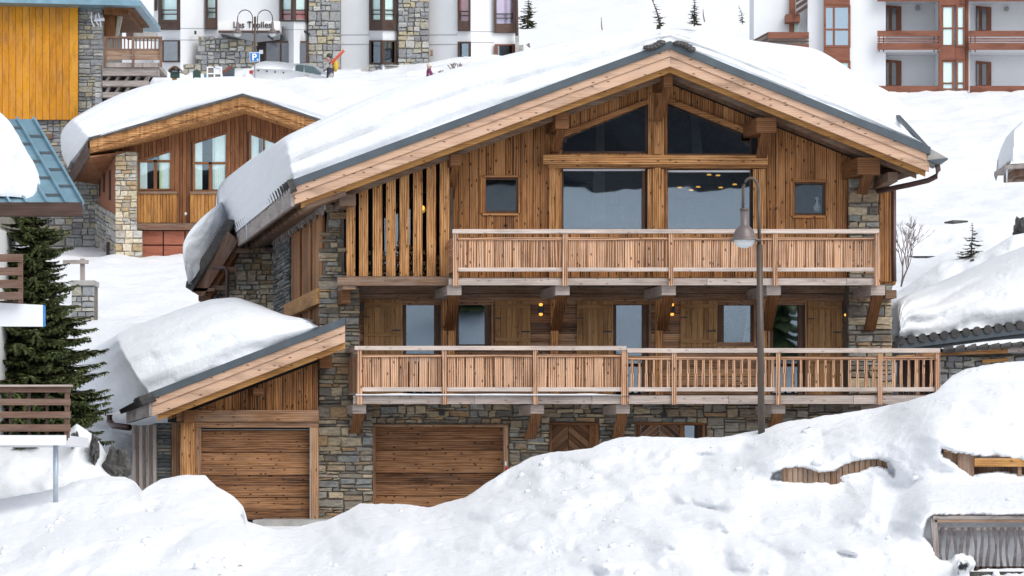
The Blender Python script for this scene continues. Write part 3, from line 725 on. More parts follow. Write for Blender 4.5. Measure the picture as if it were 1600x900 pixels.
m = MB(); m.box(849, 242, 1200, 257, YW - .26, .3); m.box(856, 258, 1198, 262, YW - .14, .2); m.build('cross_beam', M['gold'], CH)
# small square windows
for (a, b, c, d) in ((751, 274, 813, 336), (1236, 281, 1293, 340)):
    f_ = casing(CH, [(a + 3, b + 3), (c - 3, b + 3), (c - 3, d - 3), (a + 3, d - 3)], 3.4, YW - .05, .1, M['clad'], 'window_casing')
    window(CH, a + 3, b + 3, c - 3, d - 3, YW + .02, 4, 'frame', 'glassdim', depth=.1, back='room', backd=1.6, rec=.07)
fg = MB(); fg.lathe(P(1277, 332, 70.35), [(0.0, 0), (.075, .01), (.085, .10), (.06, .17), (.028, .22), (.024, .27), (.04, .30), (.035, .33), (0, .345)], 12); fg.tube([P(1277, 333, 70.35) + V3((-.02, 0, .33)), P(1273, 311, 70.35)], [.02, .004], 6)
fg.build('figurine', M['signwhite'], None, True, 'small white bird figurine standing inside the right square gable window', 'figurine')
# chandelier
cd = thing('chandelier', 'wide chandelier with glowing bulbs hanging behind the right big window', 'chandelier', P(1105, 296, 73))
m = MB(); m.tube([P(1105, 296, 73), P(1105, 180, 73)], .012, 6); n_ = 24; cc = P(1105, 292, 73)
m.tube([cc + V3((.68 * math.cos(2 * math.pi * k / n_), .45 * math.sin(2 * math.pi * k / n_), 0)) for k in range(n_ + 1)], .02, 6, False)
m.build('ring', M['black'], cd)
for (bx_, by_) in ((1062, 293), (1080, 297), (1091, 292), (1126, 293), (1108, 273), (1122, 274), (1148, 288)):
    b = MB(); b.lathe(P(bx_, by_, 72.8), [(.005, -.018), (.055, -.012), (.045, .012), (.005, .02)], 10); b.build('bulb', M['bulb'], cd)
# purlin ends and braces of the roof
def bracket(par, x0, y0, x1, y1, fx, fy, wb, Yo, Yi, mat='brace', bm='brace', up=.0):
    m = MB(); m.box(x0, y0, x1, y1, Yo, Yi - Yo, -.184); b = m.build('bracket', M[mat], par)
    cx = (x0 + x1) / 2; m = MB(); A = P(cx, y1 - 2, Yo + .22); B = P(fx, fy, Yi + .06); h = wb / 2 / F * Yo
    q = [B + V3((-h, -.16, 0)), B + V3((h, -.16, 0)), A + V3((h, -.10, 0)), A + V3((-h, -.10, 0))]
    m.hexa(q + [B + V3((-h, .12, 0)), B + V3((h, .12, 0)), A + V3((h, .26, 0)), A + V3((-h, .26, 0))]); m.build('brace', M[bm], b)
bracket(CH, 1037, 114, 1051, 136, 1027, 190, 15, YF + .45, YW - .2)
bracket(CH, 868, 176, 889, 201, 867, 238, 14, YF + .5, YW - .1)
bracket(CH, 1182, 184, 1213, 207, 1188, 252, 17, YF + .5, YW - .1)
bracket(CH, 704, 241, 720, 259, 704, 312, 11, YF + .6, YW)
bracket(CH, 1340, 246, 1375, 272, 1345, 306, 17, YF + .5, YW)
m = MB(); m.beam(P(1395, 276, 69.0), P(1366, 292, 70.2), .22, .2); m.beam(P(1432, 268, 68.8), P(1372, 268, 70.1), .1, .12); m.build('eave_brace', M['soffit'], CH)
m = MB(); m.box(531, 303, 556, 321, YF + .6, 1.2, -.184); m.build('purlin_end', M['soffit'], CH)
# --- slatted store on the left
SLX = [(541, 555), (561, 575), (582.6, 597), (603.6, 618), (624.6, 639), (645.6, 660), (666.6, 681), (687, 702)]
for (a, b) in SLX:
    m = MB(); tp = max(under(a), under(b)) if a > 556 else 321
    m.quad([(a, 431.5), (b, 431.5), (b, under(b) - 2 if a > 556 else 321), (a, under(a) - 2 if a > 556 else 321)], 69.3, .12); m.build('slat', M['gold'], CH)
m = MB(); m.box(556, 250, 700, 436, 73.2, .08); st = m.build('store_back_wall', M['room'], CH)
m = MB(); m.quad([(576, 430), (668, 430), (668, 285), (576, 322)], 72.9, .03); m.build('store_window', M['glassb'], st)
m = MB(); m.box(703, 240, 707, 436, 69.6, 3.6); m.build('store_side_wall', M['room'], CH)
m = MB(); m.box(575, 340, 583, 362, 72.8, .02); m.build('sky_patch', M['snow'], st)  # white plate in place of the bright sky seen through the store
m = MB(); m.lathe(P(660, 325, 72.6), [(.01, -.06), (.05, -.02), (.05, .03), (.01, .06)], 10); m.build('store_lamp', M['bulb'], CH)
m = MB(); m.box(540, 431.8, 706, 437, 69.15, 4.2); m.build('store_floor', M['soffit'], CH)
m = MB(); m.box(527, 433, 706, 446, 68.95, .25); m.build('store_edge_beam', M['soffit'], CH)
# firewood
rw = random.Random(3)
hts = lambda x: 372 + 22 * abs(math.sin(x * .045)) + (18 if x > 665 else 0) - (4 if 610 < x < 650 else 0)
n = 0
for row in range(9):
    for i in range(13):
        x = 578 + i * 9.3 + (row % 2) * 4.6; y = 427 - row * 8.0
        if y < hts(x) or x > 697: continue
        m = MB(); c = P(x, y, 70.6 + rw.uniform(-.05, .05)); k = rw.choice((3, 4, 4, 6)); r = rw.uniform(.058, .07); ph = rw.random() * 6
        pts = [c + V3((r * math.cos(ph + 6.283 * j / k), 0, r * math.sin(ph + 6.283 * j / k))) for j in range(k)]
        m.prism(pts, (0, .45, 0)); m.build('firewood_log', M['log'], None, False, 'split firewood log stacked behind the vertical slats', 'firewood', 'firewood logs stacked behind the slats')
# --- upper balcony
def balcony(par, x0, x1, Y, rail, top, bot, beam, posts, style, bw, Yback, rm_='railtop', pm='rail', label=None, snow=False, deckmat='soffit', ext=0):
    m = MB(); m.box(x0 - 4, beam[0] - .5, x1, beam[0] + 3.5, Y + .16, Yback - Y - .16, -.184); B = m.build('balcony', M[deckmat], par, label=label)
    m = MB(); xx = x0 - 8
    while xx < x1 + ext:
        nx = min(x1 + ext, xx + random.uniform(150, 230)); m.box(xx, beam[0] + 1, nx - .6, beam[1], Y + .04, .12); xx = nx
    m.build('edge_beam', M['beam'], B)
    m = MB(); m.box(x0 - 2, rail[0], x1 + 2, rail[1], Y - .05, .17); m.build('handrail', M[rm_], B)
    edges = sorted(posts)
    for (a, b) in posts:
        m = MB(); m.box(a, rail[1], b, beam[1] + 1, Y - .03, .07); m.build('post', M[pm], B)
    for i in range(len(edges) - 1):
        a, b = edges[i][1], edges[i + 1][0]
        m = MB(); m.box(a, top[0], b, top[1], Y + .01, .07); m.build('upper_rail', M[pm], B)
        m = MB(); m.box(a, bot[0], b, bot[1], Y + .01, .07); m.build('lower_rail', M['railtop'], B)
        if style == 'boards':
            m = MB(); vboards(m, a, b, lambda x: top[1] - .5, bot[0] + .5, Y + .05, bw, .025, (), gap=1.9, jit=.1); m.build('board_panel', M['rail'], B)
        else:
            n = int(round((b - a) / bw)); sp = (b - a) / n
            for k in range(n):
                c = a + sp * (k + .5); wj = random.uniform(2.1, 2.9); jx = random.uniform(-.5, .5)
                m = MB(); ym = (top[1] + bot[0]) / 2; m.quad([(c - wj, bot[0] + .5), (c + wj, bot[0] + .5), (c + wj * .95 + jx, ym), (c - wj * .95 + jx, ym)], Y + .02, .05); m.quad([(c - wj * .95 + jx, ym), (c + wj * .95 + jx, ym), (c + wj * .8, top[1] - .5), (c - wj * .8, top[1] - .5)], Y + .02, .05)
                m.build('baluster', M[pm], B)
    return B
UB = balcony(CH, 709, 1372, 68.6, (358, 364.5), (371, 375), (418, 424), (434, 445.5), [(708, 716), (879, 887), (1045, 1052), (1208, 1215), (1367, 1375)], 'boards', 14.6, YW, label='upper balcony with closed plank panels')
m = MB(); b0, b1 = P(709, 424, 68.62), P(709, 371, 68.62); m.hexa([b0, b0 + V3((.03, 0, 0)), b1 + V3((.03, 0, 0)), b1] + [q + SK * 1.3 for q in (b0, b0 + V3((.03, 0, 0)), b1 + V3((.03, 0, 0)), b1)]); m.build('end_panel', M['rail'], UB)
# --- middle storey
mh = [rect(628, 470, 690, 620), rect(712, 470, 768, 543), rect(958, 470, 1014, 620), rect(1121, 470, 1178, 541), rect(1203, 470, 1258, 620)]
m = MB(); hboards(m, 556, 1330, 446, 630, YM, 14.5, .04, mh); mw = m.build('log_wall', M['cladmid'], CH)
m = MB()
xs_ = [556, 628, 690, 712, 768, 958, 1014, 1121, 1178, 1203, 1258, 1332]
for a, b in zip(xs_[::2], xs_[1::2]): m.box(a, 446, b, 632, YM + .06, .1)
for h in mh: m.box(h[0][0], 446, h[1][0], 470, YM + .061, .1); m.box(h[0][0], max(541, h[2][1]), h[1][0], 632, YM + .061, .1) if h[2][1] < 600 else None
m.build('wall_core', M['dark'], mw)
m = MB(); m.box(556, 447, 1330, 458, YM - .10, .1); m.box(556, 459, 1330, 464.5, YM - .06, .06); m.build('wall_header', M['soffit'], mw)
def mroom(x0, y0, x1, y1, fw=5, gm='glassb', door=False, name='window', sash=True):
    w_ = window(CH, x0, y0, x1, y1, YM + .03, fw, 'frame', gm, depth=.12, back='dark', backd=.9, rec=.07, name=name)
    m = MB(); q = fw + .5
    casing(w_, [(x0, y0), (x1, y0), (x1, y1), (x0, y1)], 3.2, YM - .05, .08, M['cladmid'], 'casing')
    return w_
d1 = mroom(629, 471, 689, 622, 5.5, name='glass_door'); m = MB(); m.box(678, 476, 684, 620, YM + .0, .06); m.build('sash_post', M['frame'], d1)
w_ = mroom(712, 471, 768, 543); m = MB(); m.box(757, 476, 763, 540, YM + .0, .06); m.build('sash_post', M['frame'], w_)
d2 = mroom(958, 471, 1014, 622, 5, 'glass', name='glass_door'); m = MB(); m.box(1003, 476, 1010, 620, YM, .06); m.build('sash_post', M['frame'], d2)
w_ = mroom(1121, 472, 1178, 541, 5, 'glass'); m = MB(); m.box(1126, 477, 1131, 538, YM + .02, .05); m.build('sash_post', M['frame'], w_)
cu = MB(); rows = []
for yy, xr_ in ((540, 12), (505, 7), (478, 3)): rows.append([P(1172 - k * xr_ / 8, yy, YM + .25 + .03 * math.sin(k * 2)) for k in range(9)])
cu.grid(rows); cu.build('curtain', M['curtain'], w_, smooth=True)
d3 = mroom(1203, 472, 1258, 622, 5, name='glass_door'); m = MB(); m.box(1247, 477, 1254, 620, YM, .06); m.build('sash_post', M['frame'], d3)
def shutter(x0, y0, x1, y1, rails, Z=True):
    m = MB(); vboards(m, x0, x1, lambda x: y0, y1, YM - .05, 8.6, .04, (), gap=.5, jit=.12); s = m.build('shutter', M['shut'], CH)
    for (a, b) in rails: k = MB(); k.box(x0 + 1, a, x1 - 1, b, YM - .085, .035); k.build('shutter_batten', M['shut'], s)
    k = MB()
    for yy in (rails[0][1] + 35,): k.box(x1 - 14, yy, x1 - 1, yy + 2.2, YM - .07, .02)
    k.box(x0 + 1, rails[0][1] + 14, x0 + 10, rails[0][1] + 16, YM - .07, .02); k.build('hinge', M['black'], s)
shutter(568, 468, 627, 620, [(473, 480), (520, 525)])
shutter(773, 470, 829, 543, [(475, 482), (528, 534)])
shutter(901, 470, 957, 620, [(476, 482), (560, 566)])
shutter(1063, 470, 1120, 543, [(475, 481), (530, 536)])
shutter(1262, 472, 1316, 622, [(477, 483), (560, 566)])
for (a, b) in ((692, 698), (700, 710), (860, 873), (1024, 1036), (1187, 1198)): m = MB(); m.box(a, 463, b, 620, YM - .08, .08); m.build('wall_post', M['gold'], CH)
def wall_lamp(x, y, lit=True, up=True):
    m = MB(); m.box(x - 5, y - 5, x + 5, y + 5, YM - .2, .12); s = m.build('wall_lamp', M['black'], CH)
    if lit:
        for dy in ((-8, 7) if up else (7,)): k = MB(); k.lathe(P(x, y + dy, YM - .14), [(.005, -.035), (.04, -.02), (.04, .02), (.005, .035)], 10); k.build('bulb', M['warmlight'], s)
wall_lamp(845, 484); wall_lamp(1050, 484); wall_lamp(1322, 485, True, False); wall_lamp(563, 481, False)
# --- stone parts of the front
HB = [(580, 662, 796, 900), (858, 660, 936, 900), (992, 661, 1105, 900)]
m = MB(); stones(m, 556, 1402, 630, 815, YB, None, (3.2, 16), (8, 36), HB, 1.1, .06, seed=4, rough=2.3); bs = m.build('stone_base', M['stone'], CH)
m = MB()
for (a, b, c, d) in ((556, 628, 583, 830), (583, 628, 1402, 664), (793, 664, 858, 830), (936, 664, 994, 830), (1103, 664, 1402, 830)): m.box(a, b, c, d, YB + .012, .5)
m.build('mortar_core', M['mortar'], bs)
# front left pillar (battered)
pl_ = [(500, 640), (500, 505), (506, 400), (513, 318), (537, 318), (538, 440), (560, 440), (560, 640)]
m = MB(); stones(m, 498, 562, 318, 640, YW, poly_inside(pl_), (3.5, 15), (9, 32), (), 1.0, .05, seed=9, rough=1.8); sp_ = m.build('stone_pillar', M['stone'], CH)
m = MB(); m.prism([P(x, y, YW + .01) for x, y in [(501, 640), (560, 640), (560, 440), (538, 440), (537, 318), (514, 318), (507, 400), (501, 505)]], (-.1, .8, 0)); m.build('mortar_core', M['mortar'], sp_)
m = MB(); stones(m, 496, 582, 636, 815, YW - .12, None, (3.5, 17), (10, 38), (), 1.1, .06, seed=14, rough=2.4); sq = m.build('stone_pillar', M['stone'], CH)
m = MB(); m.box(497, 634, 581, 830, YW - .11, .8, -.184); m.build('mortar_core', M['mortar'], sq)
m = MB(); m.box(534, 446, 547, 474, 69.2, .9, -.184); m.build('beam_end', M['brace'], CH)
# right pillar
pr_ = [(1326, 640), (1326, 446), (1390, 446), (1394, 640)]
m = MB(); stones(m, 1325, 1394, 447, 636, YW + .1, poly_inside(pr_), (4, 20), (11, 40), (), 1.2, .06, seed=21, rough=2); s1 = m.build('stone_pillar', M['stone'], CH)
m = MB(); m.box(1326, 444, 1392, 640, YW + .11, 1.2, -.184); m.build('mortar_core', M['mortar'], s1)
m = MB(); stones(m, 1326, 1373, 272, 438, YW - .08, None, (4, 24), (11, 38), (), 1.3, .06, seed=23, rough=2.2); s2 = m.build('stone_pillar', M['stone'], CH)
m = MB(); m.box(1326.5, 272, 1372.5, 438, YW - .07, .8, -.184); m.build('mortar_core', M['mortar'], s2)
m = MB(); m.box(1384, 453, 1401, 466, 69.6, 1.2, -.184); m.build('beam_end', M['soffit'], CH)
# corbels under the balconies
for (cx, fx) in ((708, 702), (877, 868), (1043, 1034), (1207, 1198), (1370, 1358)): bracket(CH, cx - 9, 446, cx + 13, 461, fx, 517, 17, 68.75, YM if cx < 1300 else YW + .05, 'beam')
m = MB(); m.box(536, 447, 556, 452, 68.9, 1, -.184); m.build('corbel', M['soffit'], CH)
for (cx, fx) in ((560, 553), (838, 828), (972, 964), (1215, 1204), (1382, 1373)): bracket(CH, cx - 9, 632, cx + 12, 646, fx, 686, 17, 68.8, YB - .05, 'beam')
# --- lower balcony: closed left part, open right part
LB = balcony(CH, 560, 977, 68.6, (540.5, 547), (554, 558), (605, 611.5), (617, 631), [(558, 566), (691, 698.5), (833, 840), (971, 978.5)], 'boards', 14.9, YM, label='left part of the lower balcony with closed plank panels')
m = MB(); b0, b1 = P(558, 612, 68.62), P(558, 555, 68.62)
for k in range(9):
    f0 = SK * (1.75 * k / 9); f1 = SK * (1.75 * (k + .9) / 9); m.hexa([b0 + f1, b0 + f0, b1 + f0, b1 + f1] + [q + V3((.03, 0, 0)) for q in (b0 + f1, b0 + f0, b1 + f0, b1 + f1)])
m.build('end_panel', M['rail'], LB)
m = MB(); q = P(560, 540.5, 68.55); m.beam(q + V3((0, 0, -.04)), q + V3((0, 0, -.04)) + SK * 1.8, .16, .08); m.build('end_handrail', M['railtop'], LB)
m = MB(); rows = []
for i in range(90):
    x = lerp(556, 985, i / 89); h = (2.6 + 1.6 * noise.noise(V3((x * .02, 1, 1)))) * min(1, (89 - i) / 14 + .1) / 72
    b = P(x, 618, 68.6); rows.append([b + V3((0, -.05, 0)), b + V3((0, -.07, h * .5)), b + V3((0, .0, h)), b + V3((0, .35, h * 1.1)), b + V3((0, .6, 0))])
m.grid(rows[::-1]); m.build('snow_strip', M['snowroof'], None, True, 'thin strip of snow lying on the edge of the lower balcony deck', 'snow')
RB = balcony(CH, 982, 1467, 68.6, (544, 551), (557, 562), (605, 611.5), (617, 631), [(978.8, 982), (1050, 1057), (1213, 1220), (1372, 1379), (1461, 1469)], 'bal', 12.3, YM, pm='rail', label='right part of the lower balcony with open balusters')
# --- garages and doors of the base
def panel_door(par, x0, y0, x1, y1, Y, h, mat='door'):
    m = MB(); y = y0; 
    while y < y1 - 2:
        ny = min(y1, y + h); k = 0
        m.box(x0, y + .5, x1, (y + ny) / 2 - .2, Y, .05); m.box(x0, (y + ny) / 2, x1, ny - .6, Y, .05); y = ny
    return m.build('garage_door', M[mat], par)
panel_door(CH, 587, 668, 786, 815, YB + .3, 35.6)
m = MB(); m.box(587, 664, 786, 830, YB + .36, .05); m.build('door_backing', M['dark'], CH)
m = MB(); m.box(582, 663.5, 794, 667.5, YB - .07, .36); m.box(582, 667.6, 586.5, 815, YB - .07, .36); m.box(787, 667.6, 794, 815, YB - .07, .36); gf = m.build('garage_frame', M['cladmid'], CH)
m = MB(); m.box(789, 721, 791.5, 727.5, YB - .09, .03); m.build('door_switch', M['signwhite'], gf)
m = MB(); m.box(790.5, 729, 793, 735, YB - .09, .03); m.build('red_sticker', M['rednose'], gf)
def chevron(x0, y0, x1, y1, xm, Y, n=9):
    m = MB(); h = (y1 - y0) / n * 1.6
    for side in (0, 1):
        a, b = (x0, xm - .5) if side == 0 else (xm + .5, x1)
        for k in range(-8, n + 2):
            ya = y0 + k * h * .8; d = (b - a) * .85
            # planks falling away from the middle
            if side == 0: pts = [(a, ya + d + h * .74), (b, ya + h * .74), (b, ya), (a, ya + d)]
            else: pts = [(a, ya + h * .74), (b, ya + d + h * .74), (b, ya + d), (a, ya)]
            # clip in y
            def cl(poly, lim, keep):
                out = []
                for i in range(len(poly)):
                    p, q = poly[i], poly[(i + 1) % len(poly)]; ip = keep(p[1]); iq = keep(q[1])
                    if ip: out.append(p)
                    if ip != iq: t = (lim - p[1]) / (q[1] - p[1]); out.append((p[0] + (q[0] - p[0]) * t, lim))
                return out
            pts = cl(pts, y0, lambda v: v >= y0)
            if len(pts) > 2: pts = cl(pts, y1, lambda v: v <= y1)
            if len(pts) > 2: m.prism([P(p[0], p[1], Y) for p in pts], (0, .05, 0), uvl=V3((b - a, 0, d if side == 0 else -d)))
    return m
c_ = chevron(862, 664, 921, 740, 888, YB + .22).build('chevron_door', M['chev'], CH)
m = MB(); m.box(858, 660, 936, 664, YB - .05, .3); m.box(858, 664, 862, 740, YB - .05, .3); m.box(930, 664, 935.5, 740, YB - .05, .3); m.box(921, 664, 930, 740, YB + .1, .2); m.box(859, 660, 935, 740, YB + .3, .02); m.build('door_frame', M['brace'], CH)
chevron(1002, 664, 1062, 730, 1031, YB + .22).build('chevron_door', M['chev'], CH)
m = MB(); m.box(993, 660, 1103, 664, YB - .05, .3); m.box(993, 664, 1001, 740, YB + .12, .2); m.box(1062.5, 664, 1069, 740, YB + .05, .25); m.box(1098, 664, 1102, 740, YB - .05, .3); m.build('door_frame', M['brace'], CH)
window(CH, 1069, 664, 1086, 740, YB + .15, .8, 'frame', 'glassb', back='dark'); m = MB(); m.box(1086, 664, 1098, 740, YB + .2, .05); m.build('door_leaf', M['darkbrown'], CH)
for (x, y) in ((571, 678.5), (690, 645), (1038, 648), (510, 679.5)): m = MB(); m.box(x - 4.5, y - 4, x + 4.5, y + 4, YB - .28, .2); m.build('square_lamp', M['black'], CH)
m = MB(); m.lathe(P(945, 674, YB - .1), [(.005, .07), (.045, .05), (.05, 0)], 12, axis=V3((0, -1, 0))); m.build('round_vent', M['metal'], CH)
# --- left side of the house
SP = Plane(P(505, 0, 70.05), -SK)
m = MB(); k_ = 0
for (t0, t1) in ((.25, 1.95), (2.35, 3.95), (4.4, 6.1)):
    n = 6; w_ = (t1 - t0) / n
    for i in range(n):
        a, b = t0 + w_ * i, t0 + w_ * (i + .9)
        q = [SP.pt(-b, 2.2, .0), SP.pt(-a, 2.2, .0), SP.pt(-a, 6.15, .0), SP.pt(-b, 6.15, .0)]; nn = SP.n * -.06
        m.hexa(q + [p + nn for p in q])
sl_ = m.build('side_slats', M['clad'], CH)
def side_hexa(mb, t0, t1, z0, z1, d0, d1):           # d measured outwards (away from the house)
    q = [SP.pt(-t1, z0, d1), SP.pt(-t0, z0, d1), SP.pt(-t0, z1, d1), SP.pt(-t1, z1, d1)]
    return mb.hexa(q + [p - SP.n * (d1 - d0) for p in q])
m = MB(); side_hexa(m, .0, 6.3, 2.0, 6.3, -.5, -.35); side_hexa(m, .3, 13, .2, 6.6, -1.2, -1.1); m.build('side_wall_core', M['dark'], CH)
m = MB(); side_hexa(m, .0, 6.4, 4.02, 4.36, .0, .14); m.build('side_rail', M['orange'], CH)
m = MB(); stones(m, -9.7, -6.4, 1.0, 5.98, 0, None, (.05, .13), (.3, .8), (), .018, .06, pl=SP, seed=31); q1 = m.build('slate_pillar', M['stonedark'], CH)
m = MB(); side_hexa(m, 6.42, 9.7, .5, 5.97, -.8, -.01); m.build('mortar_core', M['mortar'], q1)
q = [P(427, 500, 77.6), P(432, 500, 77.6), P(434, 374, 77.6), P(430, 374, 77.6)]
m = MB(); i = 0; t = -.75
while t < 9.6:
    z0 = 6.0 + .05 * math.sin(i * 2.1) + .03 * math.sin(i * 5.3); side_hexa(m, t, t + .19, z0, 6.42, .03, .07 + .01 * (i % 2)); t += .2; i += 1
m.build('side_lambrequin', M['greywood'], CH)
# --- rear wing with pale stone wall and steep side roof
m = MB(); wp = [(322, 520), (322, 462), (352, 400), (375, 378), (440, 385), (440, 520)]
stones(m, 320, 440, 376, 520, 80.5, poly_inside(wp), (5, 13), (6, 20), (), 1.1, .06, seed=41, rough=2.0); rw_ = m.build('rear_stone_wall', M['stonelight'], CH)
m = MB(); m.prism([P(x, y, 80.51) for x, y in [(322, 520), (440, 520), (440, 382), (375, 378), (352, 402), (322, 462)]], (0, .5, 0)); m.build('mortar_core', M['mortarl'], rw_)
rr = MB(); rr.quad([(300, 456), (318, 462), (372, 378), (356, 360)], 79.6, .12); r2 = rr.build('rear_verge_board', M['old'], CH)
m = MB(); m.quad([(304, 456), (330, 462), (380, 380), (364, 366)], 79.8, 3.0); m.build('rear_soffit', M['red'], r2)
for i in range(3):
    m = MB(); x = (322, 340, 360)[i]; y = (450, 421, 392)[i]; m.box(x - 6, y - 4, x + 30, y + 3, 79.75, .14); m.build('rear_purlin', M['old'], r2)
m = MB()
for i in range(26):
    t = i / 25; a = P(lerp(290, 352, t), lerp(449, 352, t), 79.4 + .012 * i); 
    m.hexa([a, a + V3((.16, 0, -.1)), a + V3((.24, 0, .13)), a + V3((.02, 0, .16))] + [p + V3((0, 2.5, 0)) for p in (a, a + V3((.16, 0, -.1)), a + V3((.24, 0, .13)), a + V3((.02, 0, .16)))])
m.build('slate_edge', M['tile'], r2)
m = MB(); m.sm = True; m.tube([P(332, 418, 79.4), P(350, 418, 79.4), P(355, 422, 79.4), P(355, 470, 79.6)], .045, 8); m.build('rear_pipe', M['pipe'], r2)
m = MB(); m.box(303, 450, 335, 455, 79.6, .5); m.box(310, 462, 330, 470, 80, .5); m.build('rear_beam', M['old'], r2)
# --- garage wing
GL = lambda x: 508 + .3846 * (538 - x)
gw = MB(); gw.quad([(240, GL(240) + 27), (538, GL(538) + 27), (538, GL(538) + 2), (238, GL(238) + 2)], YF + .1, 7.5, -.184); gr = gw.build('garage_roof', M['soffit'], CH)
for (o0, o1, Y, mt, nm, xl) in ((-12, 0, YF - .04, 'metal', 'metal_verge', 233), (.4, 11, YF, 'rake', 'verge_board', 237), (11.6, 27, YF + .03, 'rake', 'verge_board', 238), (27.6, 37, YF + .2, 'orange', 'inner_verge_board', 246)):
    m = MB(); m.quad([(xl, GL(xl) + o1), (539, GL(539) + o1), (539, GL(539) + o0), (xl, GL(xl) + o0)], Y, .1 if mt != 'metal' else .5); m.build(nm, M[mt], gr)
c0 = P(238, 626, YF); c1 = P(238, 650, YF); e_ = V3((-.07, 0, 0))
m = MB(); m.hexa([c1 + e_, c1, c0, c0 + e_] + [q + SK * 7.5 for q in (c1 + e_, c1, c0, c0 + e_)]); m.build('eave_board', M['greywood'], gr)
m = MB()
for i in range(26):
    b = P(242, 619, YF) + SK * 7.5 * i / 25; m.tube([b, b + sd_ * .3], .11, 8)
m.build('eave_tiles', M['tile'], gr)
m = MB(); m.sm = True; m.tube([P(171, 648, 74.5), P(171, 658, 74.5), P(177, 665, 74.3), P(202, 668, 73.5)], .075, 10); m.build('gutter_pipe', M['pipe'], gr)
GU = lambda x: GL(x) + 42
m = MB(); vboards(m, 262, 497, GU, 642, 69.5, 15, .04, gap=1.0); m.build('gable_planks', M['clad'], CH)
m = MB(); m.prism([P(x, y, 69.55) for x, y in [(262, 660), (497, 660), (497, GU(497) - 6), (262, GU(262) - 6)]], (0, .1, 0)); m.build('wall_core', M['dark'], CH)
m = MB(); m.box(276, 641, 498, 658.6, 69.3, .3); m.build('header_beam', M['cladmid'], CH)
m = MB(); m.box(305, 659.5, 497, 668, 69.38, .3); m.box(305, 668.4, 313.6, 815, 69.38, .3); m.box(485, 668.4, 497, 815, 69.38, .3); m.build('garage_frame', M['brace'] and M['cladmid'], CH)
m = MB(); m.box(282, 660, 298, 800, 69.25, .3); m.box(298.5, 660, 304.5, 800, 69.35, .3); m.build('corner_post', M['gold'], CH)
m = MB(); m.box(484, 668, 485.4, 812, 69.36, .02); m.box(314, 670.8, 484, 672, 69.5, .02); m.build('door_seal', M['concrete'], CH)
gd = panel_door(CH, 314, 672, 484, 812, 69.6, 35.2)
m = MB(); m.box(310, 666, 490, 815, 69.68, .05); m.build('door_backing', M['dark'], CH)
m = MB(); m.box(268, 655, 283, 780, 69.7, .3); m.build('side_planks', M['cladmid'], CH)
m = MB(); stones(m, 243, 269, 662, 790, 69.8, None, (4, 9), (12, 27), (), 1.0, .05, seed=51); gs = m.build('slate_pillar', M['stonedark'], CH)
m = MB(); m.box(243.5, 661, 268, 800, 69.81, 3, -.184); m.build('mortar_core', M['mortar'], gs)
m = MB()
for k in range(7): a = 206 + k * 5.4; m.quad([(a + 1, 795), (a + 6, 795), (a + 5.6, 664 + (k % 3)), (a, 664 + (k % 2))], 69.6 + .1 * (k % 2), .5)
m.build('weathered_post', M['greywood'], CH)
for q4 in ((396, 606, 411, 618, 68.9, .6, -.184), (500, 556, 519, 575, 69.2, .7, -.184), (288, 641, 303, 660, 69.0, .5, -.184)): m = MB(); m.box(*q4); m.build('purlin_end', M['brace'], CH)
m = MB(); m.box(395, 812.5, 520, 860, 66.5, 3.5); m.build('door_threshold', M['concrete'], CH)
# --- snow on the roofs
ft = [(458, 445, 215), (510, 498, 190), (575, 560, 160), (650, 636, 131), (730, 716, 106), (810, 800, 85), (890, 882, 66), (960, 955, 55), (1012, 1010, 50), (1030, 1030, 49)]
lf = [(350, 387, 83, 346, 352, 82.8), (348, 385, 82.8, 340, 330, 82.2), (350, 381, 82.4, 338, 302, 81.2), (359, 371, 81.2, 345, 285, 79.6), (385, 349, 77, 368, 267, 76.4), (412, 327, 73, 396, 246, 73.6), (437, 306, 70.2, 420, 232, 71.2), (450, 294, 68.9, 434, 224, 70.3)]
snow_loft('roof_snow', lf + [(a, Lm(a) - 12, YF - .02, b, c, 69.7) for a, b, c in ft], 'thick layered snow slab on the long left slope of the big chalet roof', (-.8, 8, 0), 300, 28, .12, .05, 10, nz=.05, rnd=0, smf=.25)
fr = [(1024, 1024, 50), (1045, 1048, 50), (1080, 1080, 58), (1120, 1125, 70), (1180, 1180, 91), (1240, 1244, 119), (1300, 1304, 147), (1350, 1350, 172), (1395, 1392, 196), (1425, 1412, 212), (1440, 1436, 230)]
snow_loft('roof_snow', [(a, min(Rm(a), 1e9) - 12 if a > 1047 else Lm(a) - 12, YF - .02, b, c, 69.4) for a, b, c in fr], 'layered snow slab along the right verge of the big chalet roof', (-1.5, 9, 0), 150, 24, .06, .045, 9, nz=.04, seed=5)
bk = [(1060, 1060, 62), (1130, 1120, 70), (1180, 1170, 77), (1230, 1215, 81), (1275, 1262, 84), (1320, 1300, 109), (1350, 1340, 138), (1380, 1378, 155), (1408, 1402, 186)]
snow_loft('roof_snow', [(a, Rm(a) - 10, 71.0, b, c, 76) for a, b, c in bk], 'flat topped snow heap on the rear part of the right roof slope', (-1.0, 6, 0), 90, 14, .2, .02, 6, nz=.15, seed=9)
snow_loft('roof_snow', [(362, 352, 82, 352, 312, 82), (352, 362, 81, 341, 320, 81), (335, 385, 80.3, 318, 338, 80.2), (318, 412, 79.6, 296, 362, 79.6), (305, 432, 79.3, 286, 382, 79.2), (298, 440, 79.2, 287, 402, 79.2), (294, 444, 79.2, 290, 420, 79.2)],
          'lower lobe of snow sliding off the steep slate roof edge behind the chalet', (1.2, 3, 0), 70, 18, .3, .03, 6, nz=.12, seed=17)
